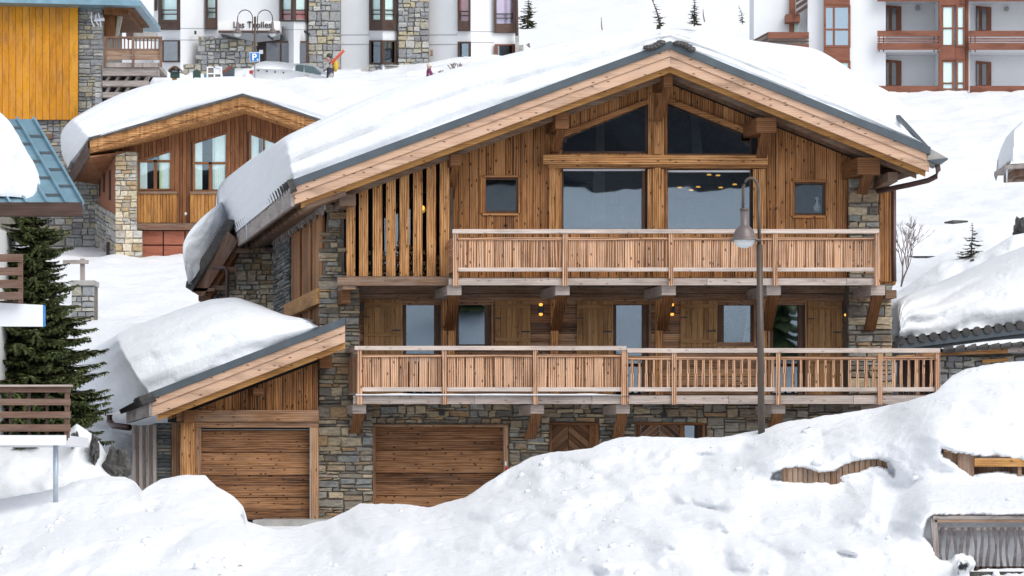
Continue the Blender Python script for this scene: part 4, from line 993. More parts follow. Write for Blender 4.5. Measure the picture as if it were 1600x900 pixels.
snow_loft('roof_snow', [(176, 645, 74.5, 150, 600, 74.8), (186, 640, 72.8, 146, 566, 74), (205, 630, 70.8, 158, 545, 74), (233, 615, 68.4, 196, 521, 73), (280, 597, 68.3, 240, 503, 73), (330, 578, 68.3, 290, 484, 73), (375, 560, 68.3, 335, 470, 73), (415, 545, 68.3, 375, 467, 73), (450, 531, 68.3, 412, 480, 72.5), (478, 521, 68.3, 448, 495, 72), (500, 512, 68.3, 480, 502, 71)],
          'deep rounded snow pillow on the lean-to roof above the left garage door', (-1.2, 4, 0), 200, 28, .35, .06, 8, nz=.04, seed=23, smf=.10)
snow_loft('roof_snow', [(400, 520, 72, 390, 490, 74), (440, 515, 72, 440, 493, 74), (480, 510, 72, 470, 498, 74), (500, 506, 72, 497, 500, 73)], 'low snow drift against the slatted side wall of the chalet', (0, 3, 0), 40, 10, .1, .0, 6, nz=.05, seed=29)

for i, (x, y, Y, l) in enumerate(((356, 372, 82.2, .62), (361, 370, 81.5, .35), (372, 360, 79.6, .28), (386, 350, 77.2, .4), (403, 336, 75, .25), (421, 322, 72.6, .33))):
    m = MB(); q = P(x, y, Y); m.tube([q, q - V3((0, 0, l * .5)), q - V3((0, 0, l))], [.035, .02, .004], 6); m.build('icicle', M['ice'], None, True, 'thin icicle hanging under the roof snow at the left eave of the big chalet', 'icicle', 'icicles along the left eave')
# ================================================================ street lamp in front
LP = thing('street_lamp', 'tall brown hooked street lamp standing in the snow in front of the balconies', 'street lamp', P(1190, 672, 61.5))
m = MB(); m.sm = True; m.tube([P(1190, 690, 61.5), P(1186.5, 382, 61.5)], [.068, .060], 14); m.tube([P(1186.5, 383, 61.5), P(1185, 300, 61.5)], [.034, .030], 12); m.build('pole', M['lamppost'], LP)
m = MB(); m.sm = True
arc = [P(1185, 301, 61.5)] + [P(1173 + 12 * math.cos(a), 298 - 20 * math.sin(a), 61.5) for a in [math.pi * k / 12 for k in range(13)]] + [P(1161, 328, 61.5)]
m.tube(arc, .028, 10); m.build('arm', M['lamppost'], LP)
m = MB(); m.sm = True; c = P(1163, 353, 61.5); s_ = 61.5 / F
m.lathe(c, [(.01, 28.5 * s_), (6 * s_, 28 * s_), (6.5 * s_, 26 * s_), (6 * s_, 24 * s_), (6 * s_, 2 * s_), (9 * s_, -1 * s_), (14 * s_, -6 * s_), (17 * s_, -14 * s_), (17.5 * s_, -18 * s_), (26 * s_, -22 * s_), (26 * s_, -23 * s_), (5 * s_, -22 * s_)], 28)
hd = m.build('lamp_shade', M['lamphead'], LP)
m = MB(); m.sm = True; m.lathe(c, [(16.5 * s_, -22.5 * s_), (16 * s_, -26 * s_), (13 * s_, -31 * s_), (7 * s_, -34 * s_), (.01, -35 * s_)], 24); m.build('glass_bowl', M['opal'], hd)
m = MB(); m.lathe(c, [(6.9 * s_, 27 * s_), (7.3 * s_, 25 * s_), (6.9 * s_, 23 * s_)], 20); m.build('collar', M['lamppost'], hd)

# ================================================================ things buried in the bank
m = MB(); x = 1222
ft_ = lambda x: float(np.interp(x, [1220, 1305, 1330, 1400], [729, 733, 720, 714]))
while x < 1392: nx = x + random.uniform(7.5, 10.5); m.quad([(x + .5, 765), (nx - .5, 765), (nx - .5, ft_(nx)), (x + .5, ft_(x))], 57.72 - random.uniform(0, .04), .04); x = nx
fb = m.build('board_fence', M['fencewood'], None, False, 'weathered vertical board fence peeking through a long slit in the snow bank', 'fence')
hut = thing('shed', 'small wooden shed front almost buried under snow at the right edge', 'shed', P(1560, 742, 60))
m = MB(); m.box(1474, 702, 1496, 750, 56.65, .1); m.box(1497, 704, 1522, 755, 56.55, .12); m.box(1476, 699, 1522, 706, 56.50, .3); m.build('corner_boards', M['fencewood'], hut)
m = MB(); m.box(1523, 716, 1650, 729, 56.45, .12); m.build('lintel', M['orange'], hut)
m = MB(); x = 1523
while x < 1640: m.quad([(x + .5, 760), (x + 9.5, 760), (x + 9.5, 729), (x + .5, 729)], 56.75, .04); x += 10
m.build('plank_panel', M['old'], hut)
m = MB(); m.box(1591, 729, 1596, 760, 56.50, .1); m.build('post', M['fencewood'], hut)
rl = thing('garden_railing', 'grey wavy baluster railing half buried in snow at the lower right corner', 'railing', P(1530, 890, 51.40))
m = MB(); m.box(1458, 806, 1660, 811.5, 51.20, .16); m.build('handrail', M['greywood'], rl)
m = MB(); m.box(1461, 812, 1660, 816, 51.25, .09); m.build('rail_board', M['rake'], rl)
m = MB(); m.box(1466, 824, 1660, 828.5, 51.32, .06); m.build('middle_rail', M['greywood'], rl)
m = MB(); m.box(1500, 885, 1660, 892, 51.30, .07); m.build('lower_rail', M['darkbrown'], rl)
m = MB(); m.quad([(1462, 895), (1469, 895), (1464, 810), (1454, 810)], 51.25, .1); m.build('post', M['greywood'], rl)
m = MB(); m.quad([(1445, 880), (1453, 880), (1453, 808), (1444, 818)], 51.60, .06); m.build('post', M['greywood'], rl)
gwm = wood('wavy_baluster_wood', (.07, .062, .065), (.13, .115, .12), (.20, .18, .18), .2, 1.2, .1, 0, 1, .3)
for k in range(17):
    x = 1472 + k * 10.4; rows = []; ph = random.random() * 6; A = random.uniform(1.2, 2.4)
    m = MB()
    for j in range(10):
        y0, y1 = 824 + j * 6.6, 824 + (j + 1) * 6.6; f_ = lambda y: A * math.sin(ph + y * .07) - 0.5; wf = lambda y: 2.2 + .7 * math.sin(ph * 2 + y * .09)
        m.quad([(x + f_(y1) - wf(y1), y1), (x + f_(y1) + wf(y1), y1), (x + f_(y0) + wf(y0), y0), (x + f_(y0) - wf(y0), y0)], 51.30, .035)
    m.build('baluster', gwm, rl)
m = MB(); rows = [[P(x, 905 - k * 3, 51.10 + .1 * noise.noise(V3((x * .1, k, 1)))) for x in range(1515, 1650, 3)] for k in range(5)]
m.grid(rows); m.build('mossy_stone', M['rock'], None, label='dark mossy stone edge below the buried grey railing', cat='stone')

# ================================================================ right edge roofs
R1 = thing('barn', 'low building with dark grey fascia and huge snow load right of the chalet', 'building', P(1520, 600, 74))
e1 = lambda x: 533 - .128 * (x - 1405)
m = MB(); m.quad([(1405, e1(1405) + 30), (1700, e1(1700) + 38), (1700, e1(1700) + 1), (1405, e1(1405) + 1)], 73.2, .2); m.build('fascia', M['metal'], R1)
m = MB(); m.quad([(1404, e1(1404) + 13), (1700, e1(1700) + 13), (1700, e1(1700) - 1), (1404, e1(1404) - 1)], 73.05, .1); m.build('fascia_cap', M['metal'], R1)
m = MB(); m.quad([(1404, 600), (1480, 600), (1480, 545), (1404, 548)], 73.8, .3); m.quad([(1405, 545), (1700, 510), (1700, 500), (1405, 530)], 73.4, 7); m.build('wall', M['darkbrown'], R1)
m = MB()
for k in range(18):
    x = 1404 + k * 17.0; a = P(x + 4, e1(x) - 1, 73.0); m.tube([a, a + V3((0, .6, .05))], .10, 10)
m.build('tile_row', M['tile'], R1)
snow_loft('roof_snow', [(1404, 530, 73.05, 1400, 505, 73.2), (1410, e1(1410) - 4, 73.0, 1398, 475, 74.3), (1425, e1(1425) - 4, 73.0, 1412, 462, 75.5), (1465, e1(1465) - 4, 73, 1455, 448, 77), (1510, e1(1510) - 4, 73, 1505, 424, 78), (1550, e1(1550) - 4, 73, 1550, 405, 78), (1610, e1(1610) - 4, 73, 1610, 380, 78), (1700, e1(1700) - 4, 73, 1700, 350, 78)],
          'huge layered snow load on the dark grey roof right of the chalet', (0, 5, 0), 130, 26, .45, .09, 9, nz=.22, seed=33)
R2 = thing('lean_to', 'stone lean-to with a pale wooden eave board beside the right end of the lower balcony', 'building', P(1530, 625, 71.5))
e2 = lambda x: 549 - .075 * (x - 1468)
m = MB(); stones(m, 1466, 1700, 556, 640, 71.8, None, (7, 17), (10, 22), (), 1.4, .06, seed=61, rough=2.2); q2 = m.build('stone_wall', M['stonegrey'], R2)
m = MB(); m.box(1466, 552, 1700, 650, 71.81, .4); m.build('mortar_core', M['mortar'], q2)
m = MB(); m.quad([(1400, 557), (1574, e2(1574) + 11), (1574, e2(1574) + 1), (1400, 556)], 71.2, .06); m.build('eave_board', M['gold'], R2)
m = MB(); m.quad([(1574.5, e2(1574) + 10), (1700, e2(1700) + 10), (1700, e2(1700) + 1), (1574.5, e2(1574) + 1)], 71.2, .06); m.build('eave_board', M['beam'], R2)
m = MB(); m.quad([(1535, 568), (1575, 564), (1575, 559), (1535, 562)], 71.6, .1); m.build('wall_plate', M['orange'], R2)
m = MB(); m.quad([(1404, 556), (1466, 556), (1700, 540), (1700, 530), (1404, 545)], 72, .1) if False else m.quad([(1404, 562), (1700, 540), (1700, 532), (1404, 548)], 71.3, 1.9); m.build('roof', M['tile'], R2)
m = MB()
for k in range(14):
    x = 1470 + k * 18; a = P(x + 3, e2(x) - 2, 71.05); b = a + V3((.23, 0, .02)); m.tube([a, b], [.06, .085], 8)
    mm = [a + V3((.22 * j / 6, -.01, -.07 * math.sin(math.pi * j / 6))) for j in range(7)]
m.build('tile_row', M['tile'], R2)
m = MB()
for x in range(1404, 1466, 8): m.box(x + .5, 560, x + 7.5, 640, 72.5, .05)
m.build('plank_wall', M['darkbrown'], R2)
m = MB(); m.box(1431, 552, 1437, 636, 71.0, .12); m.build('post', M['old'], R2)
snow_loft('roof_snow', [(1470, 545, 71.0, 1470, 543, 71.1), (1520, e2(1520) - 4, 71.0, 1520, e2(1520) - 9, 71.3), (1570, e2(1570) - 5, 71, 1570, e2(1570) - 11, 71.3), (1620, e2(1620) - 5, 71, 1620, e2(1620) - 10, 71.3), (1690, e2(1690) - 5, 71, 1690, e2(1690) - 11, 71.3)], 'thin snow strip on the tiles of the stone lean-to', (0, 1.2, 0), 60, 8, .03, 0, 5, nz=.03, seed=3)
R3 = thing('far_chalet', 'corner of a snow covered wooden eave at the upper right edge', 'building', P(1600, 275, 90))
m = MB(); m.quad([(1570, 264), (1680, 258), (1680, 250), (1570, 258)], 90, 2); m.build('eave_board', M['greywood'], R3)
m = MB(); m.quad([(1585, 275), (1680, 270), (1680, 259), (1585, 264)], 90.3, 2); m.box(1590, 272, 1680, 280, 90.6, .8); m.build('roof_edge', M['old'], R3)
m = MB(); m.tube([P(1573, 264, 90.1), P(1573, 293, 90.1)], [.03, .004], 6); m.build('icicle', M['ice'], R3)
snow_loft('roof_snow', [(1578, 257, 90.0, 1582, 240, 90.1), (1582, 256, 90, 1583, 205, 90.4), (1602, 255, 90, 1597, 190, 91), (1650, 252, 90, 1650, 170, 92), (1700, 250, 90, 1700, 160, 92)], 'snow block on the wooden eave at the upper right edge', (0, 3, 0), 50, 18, .05, .04, 7, nz=.06, seed=41, smf=.06)
rocklump(1596, 362, 88, 22, 42, 5, 'round dark stone at the right edge poking out of the snow slope', .5)
relief('snow_drift', [(1380, 470), (1420, 445), (1470, 410), (1540, 394), (1580, 368), (1700, 345)], 1380, 1700, 520, 82, 86, M['snowhill'], .6, 5, 71, 6)
relief('snow_drift', [(1330, 365), (1400, 356), (1440, 352), (1480, 353), (1520, 350), (1600, 352), (1700, 350)], 1330, 1700, 400, 99, 101, M['snowhill'], .5, 5, 77, 4)
m = MB(); m.tube([P(1476, 348, 99.6), P(1490, 347, 99.4), P(1512, 346, 99.6)], [.03, .07, .03], 6); m.build('fallen_log', M['rock'], None, label='thin dark log lying on the snow slope right of the chalet', cat='log')

# ================================================================ spruces and shrubs
def spruce(name, px, py, Y, hpx, rpx, seed, label, mat='leaf', lv=24, br=9, sp=22, lean=0, sz=1.0, top=1.0, bare=0.0, group=None, lop=0.0, lo=.03):
    rg = random.Random(seed); b = P(px, py, Y); s = Y / F; H = hpx * s; Rr = rpx * s
    t_ = thing(name, label, 'tree', b, group); m = MB(); m.sm = True
    ax = lambda h: b + V3((lean * s * h + .04 * H * math.sin(h * 4 + seed) * (1 if lean else .1), 0, h * H))
    m.tube([ax(k / 8) - V3((0, 0, .2 if k == 0 else 0)) for k in range(9)], [max(.008, .028 * H * (1 - k / 8.4)) for k in range(9)], 8)
    cr = MB()
    for l in range(lv):
        h = lo + (1 - lo) * (l / (lv - 1)) ** .95; L0 = Rr * (1 - h) ** .8 * top + Rr * .04
        nb = max(3, int(br * (1 - h * .5)))
        for k in range(nb):
            if rg.random() < bare: continue
            an = 6.283 * (k + rg.random() * .8) / nb + l; Ln = L0 * rg.uniform(.55, 1.15) * (1 + lop * math.cos(an))
            d = V3((math.cos(an), math.sin(an), 0)); sd = V3((-d.y, d.x, 0)); o = ax(min(1, h + rg.uniform(-.015, .015)))
            dr = -.30 - .25 * (1 - h) + rg.uniform(-.1, .12)
            f = lambda t: o + d * Ln * t + V3((0, 0, Ln * (dr * t + .34 * t * t)))
            m.tube([f(0), f(.5), f(.9)], [.012 * H * .3 * (1 - h) + .004, .006 * H * .3 + .002, .002], 4, False)
            n = max(4, int(sp * (Ln / Rr + .25)))
            for j in range(n):
                t = .12 + .9 * (j + rg.random()) / n; c = f(min(t, 1.02)); wd = (1 - t * .75) * Ln * .34 * rg.uniform(.4, 1)
                for sgn in (-1, 1):
                    tip = c + sd * sgn * wd + d * wd * .75 + V3((0, 0, rg.uniform(-.55, .05) * wd)); e = (tip - c); w_ = (e.length * .16 + .02 * sz) * sz
                    up = V3((rg.uniform(-.4, .4), rg.uniform(-.4, .4), 1)).normalized(); cx = e.cross(up).normalized() * w_
                    # a spray: two crossed slivers plus hanging twig
                    md = c.lerp(tip, .45)
                    for (p0, p1, p2, p3) in ((c, md - cx, tip, md + cx),):
                        B = len(cr.v); cr.v += [p0, p1, p2, p3]; cr.f.append([B, B + 1, B + 2, B + 3]); cr.uv.append([(0, 0), (1, 0), (1, 1), (0, 1)])
                    if rg.random() < .8:
                        dn = V3((rg.uniform(-.3, .3), rg.uniform(-.3, .3), -1)) * wd * .5; cx2 = dn.cross(V3((d.x, d.y, .3))).normalized() * w_ * .8
                        B = len(cr.v); cr.v += [md, md + dn * .5 - cx2, md + dn, md + dn * .5 + cx2]; cr.f.append([B, B + 1, B + 2, B + 3]); cr.uv.append([(0, 0), (1, 0), (1, 1), (0, 1)])
    m.build('trunk', M['bark'], t_); cr.build('crown', M[mat], t_)
    return t_
spruce('spruce_tree', 50, 705, 67.5, 480, 138, 4, 'big dense dark spruce behind the brown railings at the left edge', lv=44, br=15, sp=72, sz=.85, lo=.08)
spruce('spruce_tree', 825, 44, 196, 56, 22, 11, 'broad bushy spruce on the snowy hill just right of the left apartment block', 'leaff', 16, 7, 12, sz=1.5)
spruce('spruce_tree', 1030, 41, 196, 60, 14, 13, 'bent ragged spruce on the snowy hill above the ridge of the chalet', 'leaff', 15, 6, 10, lean=-16, sz=1.4, bare=.35)
spruce('spruce_tree', 1085, 36, 198, 44, 13, 17, 'narrow pointed spruce on the hill, the straight one above the right roof slope', 'leaff', 15, 7, 12, sz=1.5)
spruce('spruce_tree', 1160, 33, 200, 25, 9, 19, 'smallest spruce on the hill beside the right apartment block', 'leaff', 10, 5, 8, lean=-5, sz=1.5, bare=.25)
spruce('spruce_tree', 1521, 418, 86, 70, 30, 23, 'young spruce with a thin bare top on the snow slope right of the chalet', 'leaff', 18, 6, 14, lean=-5, sz=1.0, bare=.25, top=.95, lop=0)
for (x, y0, y1, Y, lb) in ((942, 54, 27, 190, 'thin leaning stick in the snow above the left roof slope'), (1101, 34, 14, 196, 'thin upright pole beside the narrow spruce on the hill')):
    m = MB(); m.tube([P(x, y0, Y), P(x - 2, (y0 + y1) / 2, Y), P(x - 2.5, y1, Y)], [.05, .04, .02], 6); m.build('pole', M['twig'], None, label=lb, cat='pole')
def shrub(px, py, Y, hpx, seed, label, spread=.7, n0=4, dep=5, name='bare_shrub'):
    rg = random.Random(seed); s = Y / F; m = MB()
    def grow(p, d, L, r, k):
        q = p + d * L; mid = p.lerp(q, .5) + V3((rg.uniform(-1, 1), rg.uniform(-1, 1), 0)) * L * .06
        m.tube([p, mid, q], [r, r * .85, r * .7], 4, False)
        if k == 0: return
        for _ in range(rg.choice((2, 2, 3))):
            nd = (d + V3((rg.uniform(-1, 1), rg.uniform(-1, 1), rg.uniform(-.2, .8))) * .55).normalized(); grow(q, nd, L * rg.uniform(.6, .85), r * .68, k - 1)
    for _ in range(n0): grow(P(px, py, Y), V3((rg.uniform(-1, 1) * spread, rg.uniform(-.5, .5), 1)).normalized(), hpx * s * .3, .022, dep)
    m.build(name, M['twig'], None, label=label, cat='shrub')
shrub(1408, 448, 84, 108, 5, 'leafless pale shrub growing beside the right corner of the chalet', .45, 3, 5)
shrub(1424, 357, 100, 16, 6, 'tiny twigs sticking out of the snow above the leafless shrub', 1.2, 4, 2)
shrub(712, 114, 134.5, 22, 7, 'low dark brushwood in the snow left of the chalet ridge below the apartment windows', 1.2, 9, 3)
shrub(694, 122, 134.8, 16, 8, 'small dry brush in the snow beside the skier in purple', 1.3, 6, 3)
shrub(828, 74, 150, 10, 9, 'thin twigs in the snow just above the left chalet roof snow', 2.0, 8, 2)

# ================================================================ left edge chalet with blue metal roof
LC = thing('blue_roof_chalet', 'chalet at the left edge with blue metal roof panels and brown fascia', 'chalet', P(-120, 760, 62))
def RP(px, py):                                       # point on the blue roof plane (pitch about 35 degrees)
    k = .72; Y0 = 62.0; z0 = (764 - 318) / F * Y0; c = (764 - py) / F
    return (z0 - k * Y0) / (c - k)
def rp(px, py, lift=0): return P(px, py, RP(px, py)) + V3((0, -.57 * lift, .82 * lift))
m = MB(); a = [rp(-120, 320), rp(131, 320), rp(53, 186), rp(-120, 186)]; m.prism([p for p in a], (0, .06, -.08)); rb = m.build('roof', M['bluemetal'], LC)
m = MB(); sl = (53 - 131) / (186 - 320)
for x0 in (-100, -62, -24, 16, 42, 75, 104, 130):
    top_ = 187
    p0 = rp(x0, 320, .03); p1 = rp(x0 - (320 - top_) * sl, top_, .03); m.beam(p0, p1, .05, .07)
m.build('standing_seam', M['bluemetal'], rb)
m = MB(); cols = (-100, -62, -24, 16, 42, 75, 104, 130)
for i in range(7):
    for y in ((214, 240, 266, 292) if i % 2 == 0 else (201, 226, 253, 279, 306)):
        xa = cols[i] - (320 - y) * sl; xb = cols[i + 1] - (320 - y) * sl; m.beam(rp(xa, y, .02), rp(xb, y, .02), .03, .05)
m.build('panel_ribs', M['metal'], rb)
m = MB(); m.box(-120, 316, 128, 337, 61.9, .12); m.box(-120, 333, 126, 337, 62.03, .3); m.build('fascia', M['darkbrown'], LC)
m = MB(); m.box(-160, 337, -40, 900, 63, 6); m.build('wall', M['whitew'], LC)
sn = MB(); rows = []
sc_ = [(186, -10), (195, 8), (205, 20), (225, 34), (250, 48), (270, 60), (285, 63), (296, 60), (306, 52), (311, 40)]
for i in range(60):
    y = lerp(180, 311, i / 59); xr_ = float(np.interp(y, [q[0] for q in sc_], [q[1] for q in sc_])); row = []
    for k in range(40):
        t = k / 39; x = lerp(-120, xr_, t); e = min(1, (1 - t) * 7) ** .5 * min(1, (59 - i) / 7 + .02) ** .5
        row.append(rp(x, y, .45 * e + .10 * e * fbm(x * .03, y * .04, 5, 4)))
    rows.append(row)
sn.grid(rows[::-1]); sn.build('roof_snow', M['snowroof'], None, True, 'thick snow patch sliding down the blue metal roof at the left edge', 'snow')
def rails(par, x1, ys, Y, post, mat='chbrown', x0=-60, cap=None, posts=(), cross=None):
    m = MB(); m.box(post[0], post[2], post[1], post[3], Y - .02, .09); B = m.build('balcony_post', M[mat], par)
    for (a, b) in ys: k = MB(); k.box(x0, a, x1, b, Y - .06, .05); k.build('railing_board', M[mat], B)
    for (a, b, c, d) in posts: k = MB(); k.box(a, c, b, d, Y + .0, .07); k.build('railing_post', M['darkbrown'], B)
    return B
rails(LC, 35, [(397, 409), (418, 430), (437, 450), (456, 468)], 61.0, (28, 35, 397, 472))
B2 = rails(LC, 110, [(601, 613), (623, 633), (643, 653), (663, 674)], 60.0, (101, 108, 606, 684), posts=[(14, 18, 612, 680), (43, 47, 612, 680), (71, 75, 612, 680), (104, 106, 612, 640)])
m = MB(); m.box(-60, 680, 103, 695.5, 59.9, 3.2); m.build('deck', M['signwhite'], LC)
m = MB(); m.box(-60, 470, 30, 478, 61.3, 3.5); m.build('upper_shade_deck', M['darkbrown'], LC)  # hidden balcony floor, added to shade the snow drift below
m = MB(); m.box(-60, 601, 112, 604, 59.85, .2); m.build('handrail', M['beam'], LC)
m = MB(); m.quad([(99, 690), (105, 688), (106, 672), (100, 674)], 60.0, .1); m.build('railing_foot', M['brace'], LC)
m = MB(); m.sm = True; m.tube([P(87, 790, 60.4), P(87, 696, 60.4)], .05, 12); m.build('support_pole', plain('grey_pole', (.42, .48, .53), .4, .3), LC)
sg = thing('signboard', 'blank white signboard with blue side edges in front of the big spruce', 'sign', P(30, 510, 61.5))
m = MB(); m.quad([(-60, 509.5), (67, 510), (67, 476.5), (-60, 470)], 61.2, .14); m.build('panel', M['signwhite'], sg)
m = MB(); m.quad([(67.2, 510), (69.5, 509.5), (69.5, 477), (67.2, 476.5)], 61.2, .14); m.build('edge', M['signblue'], sg)
# low retaining wall and a post between the houses
SWL = thing('garden_wall', 'low stone retaining wall with stone caps in the snow behind the big spruce', 'wall', P(133, 520, 92))
m = MB(); stones(m, 112, 147, 446, 520, 92, None, (6, 12), (7, 17), (), 1.0, .06, seed=71); s_1 = m.build('stone_face', M['stonegrey'], SWL)
m = MB(); m.box(112, 445, 146, 522, 92.01, 1); m.build('mortar_core', M['mortar'], s_1)
m = MB(); m.box(110, 438, 148, 446, 91.9, 1); m.box(142, 506, 160, 512, 91.5, .6); m.box(118, 514, 155, 522, 91.3, 1.5); m.build('cap_stone', M['concrete'], SWL)
GP = thing('wooden_post', 'grey wooden post with a short crossbar in the snow beside the spruce', 'post', P(128, 440, 96))
m = MB(); m.box(125, 404, 132, 448, 96, .14); m.build('upright', M['greywood'], GP); m = MB(); m.box(98, 406, 138, 412, 95.9, .1); m.build('crossbar', M['greywood'], GP)

# ================================================================ brown chalet behind on the left
BC = thing('wooden_chalet', 'reddish brown wooden chalet with wavy golden verge boards and curtained windows behind the big chalet', 'chalet', P(300, 410, 115))
YC = 115.0; BK = V3((-.05, 1, 0))
pl0 = [(138, 219), (200, 202), (260, 185), (320, 167), (379, 150), (430, 166), (480, 183), (560, 210)]
def vstrip(o0, o1, Y, d, wav=0, name='verge', mat='gold', par=None):
    m = MB(); pts = []
    for i in range(120):
        x = 138 + i * 3.3; y = float(np.interp(x, [p[0] for p in pl0], [p[1] for p in pl0])); pts.append((x, y + o0, y + o1 + wav * abs(math.sin(x * .105))))
    for a, b in zip(pts, pts[1:]):
        q = [P(a[0], a[2], Y), P(b[0], b[2], Y), P(b[0], b[1], Y), P(a[0], a[1], Y)]; B = len(m.v); m.v += q + [p + V3((0, d, 0)) for p in q]
        for f_ in ((0, 1, 2, 3), (3, 2, 6, 7), (4, 5, 1, 0), (5, 4, 7, 6)): m.f.append([B + t for t in f_]); m.uv.append([(P(*pts[0][:2], Y).z * 0 + (mb_v.z) , mb_v.x) for mb_v in [m.v[B + t] for t in f_]])
    return m.build(name, M[mat], par)
rfc = MB(); rfc.quad([(138, 240), (379, 171), (379, 152), (138, 221)], 113.6, 12); rfc.quad([(379, 171), (560, 231), (560, 212), (379, 152)], 113.6, 12); bro = rfc.build('roof', M['gold'], BC)
vstrip(0, 13, 113.5, .08, 0, 'verge_board', 'gold', bro); vstrip(12, 17, 113.56, .06, 3, 'scalloped_board', 'gold', bro); vstrip(-4, 0, 113.4, .3, 0, 'slate_edge', 'tile', bro)
m = MB(); q = [P(138, 246, 113.5), P(141, 246, 113.5), P(140, 220, 113.5), P(138, 220, 113.5)]; e_ = P(106, 275, 121) - P(138, 222, 113.5)
m.hexa(q + [p + e_ for p in q]); m.build('eave_board', M['darkbrown'], bro)
m = MB(); a, b = P(140, 246, 113.5), P(112, 283, 121); m.prism([a, P(215, 236, 114.8), P(170, 290, 122), b], (0, .02, .05)); m.build('eave_soffit', M['red'], bro)
m = MB(); ru = lambda x: float(np.interp(x, [p[0] for p in pl0], [p[1] for p in pl0])) + 16
whs = [[(215, 298), (269, 298), (269, 233), (215, 250)], [(301, 300), (356, 300), (356, 205), (301, 222)], [(389, 300), (434, 300), (434, 222), (389, 206)]]
vboards(m, 190, 500, ru, 352, YC, 6.2, .03, whs, gap=.7); bw_ = m.build('plank_wall', M['red'], BC)
m = MB(); vboards(m, 200, 500, ru, 420, YC + .05, 5, .04, whs, gap=0, jit=0); m.build('wall_core', M['darkbrown'], bw_)
for pl3, mu, tr in ((whs[0], 242, 250), (whs[1], 328, 253), (whs[2], 412, None)):
    w_ = window(BC, 0, 0, 0, 0, YC - .02, 3.2, 'red', 'glassw', poly=pl3, back='dark', backd=.7)
    m = MB(); x0, x1 = pl3[0][0], pl3[1][0]
    if tr: m.box(x0 + 2, tr, x1 - 2, tr + 3.5, YC - .01, .08); m.box(mu - 2, tr, mu + 3, 297, YC - .01, .08)
    else: m.box(mu - 1.5, 215, mu + 1.5, 297, YC - .01, .08)
    m.build('glazing_bar', M['red'], w_)
    for (a, b, cm) in (((x0 + 3, x0 + 15, 'curtain'), (x1 - 20, x1 - 4, 'curtain'), (x1 - 20, x1 - 16, 'curtainy') if x0 < 250 else (x1 - 24, x1 - 20, 'curtain'))):
        c = MB(); n = 14; tp = lambda x: float(np.interp(x, [x0, x1], [pl3[3][1], pl3[2][1]])) + 4; rows = [[P(lerp(a, b, i / n), 296, YC + .07) + V3((0, .02 * math.sin(i * 2), 0)) for i in range(n + 1)], [P(lerp(a, b, i / n), tp(lerp(a, b, i / n)), YC + .07) + V3((0, .02 * math.sin(i * 2), 0)) for i in range(n + 1)]]
        c.grid(rows); c.build('curtain', M[cm], w_, smooth=True)
for (a, b) in ((215, 276), (297, 372)):
    m = MB(); vboards(m, a, b, lambda x: 303, 348, YC - .25, 5.2, .05, (), gap=.6); pn = m.build('balcony_panel', M['redorange'], BC)
    m = MB(); m.box(a, 299, b + 1, 303, YC - .3, .35); m.build('sill', M['soffit'], pn)
m = MB(); m.box(214, 349, 380, 359, YC - .35, .4); m.build('floor_beam', M['old'], BC)
m = MB()
for i in range(3):
    for j in range(3): m.box(222 + i * 34, 361 + j * 23, 254 + i * 34, 382 + j * 23, YC - .15, .05)
m.build('garage_door', M['redoor'], BC)
m = MB(); m.lathe(P(290, 334, YC - .35), [(.01, -.06), (.06, 0), (.01, .06)], 10); m.build('porch_lamp', M['opal'], BC)
m = MB(); stones(m, 180, 214, 237, 360, YC - .5, None, (4, 9), (8, 17), (), .9, .06, seed=81); stones(m, 180, 222, 360, 412, YC - .5, None, (4, 10), (8, 17), (), .9, .06, seed=82); cp = m.build('stone_pillar', M['stonelight'], BC)
m = MB(); m.box(180.5, 237, 213.5, 361, YC - .49, .9); m.box(180.5, 361, 221.5, 415, YC - .49, .9); m.build('mortar_core', M['mortarl'], cp)
m = MB(); q = [P(153, 400, 121), P(181, 335, 114.6), P(181, 240, 114.6), P(155, 262, 121)]; q[0] = P(153, 352, 121); m.prism(q, (.2, .05, 0)); sw = m.build('side_wall', plain('rust_render', (.26, .10, .05), .9, 0, .1, 1), BC)
for (x, y0, y1, Y) in ((172, 266, 312, 116.6), (163, 272, 300, 118.8), (156.5, 280, 306, 120.6)): m = MB(); m.box(x - 2.2, y0, x + 2.2, y1, Y - .35, .3); m.build('slit_window', M['darkbrown'], sw)
q = [P(150, 410, 121), P(181, 410, 114.6), P(181, 337, 114.6), P(152, 354, 121)]; SP2 = Plane(P(181, 0, 114.6), P(181, 0, 114.6) * 0 + (P(181, 410, 114.6) - P(150, 410, 121)))
m = MB(); stones(m, -7, 0, 8.0, 9.75, 0, None, (.12, .3), (.2, .5), (), .03, .06, pl=Plane(P(181, 0, 114.6), V3((P(181, 0, 114.6) - P(151, 0, 121)).to_tuple())), seed=84); cs = m.build('side_stone_wall', M['stonegrey'], BC)
m = MB(); m.prism([p + V3((.05, .1, 0)) for p in q], (.2, .05, 0)); m.build('mortar_core', M['mortarl'], cs)
m = MB(); m.box(166, 378, 176, 400, 116.2, .3); m.build('basement_window', M['darkbrown'], cs)
snow_loft('roof_snow', [(106, 262, 120, 100, 248, 120.5), (110, 252, 119, 95, 228, 119.5), (122, 238, 116, 97, 208, 118), (137, 217, 113.4, 112, 192, 116), (180, 205, 113.4, 165, 160, 116.5), (230, 190, 113.4, 222, 138, 117), (285, 174, 113.4, 275, 128, 117), (340, 158, 113.4, 335, 125, 117), (379, 147, 113.4, 385, 124, 117), (420, 160, 113.4, 420, 134, 117), (470, 176, 113.4, 470, 153, 117), (530, 196, 113.4, 530, 176, 117), (560, 208, 113.4, 560, 190, 117)],
          'wide snow slab rounded over the roof of the reddish wooden chalet', (0, 8, 0), 170, 22, .2, .07, 8, nz=.15, seed=51)

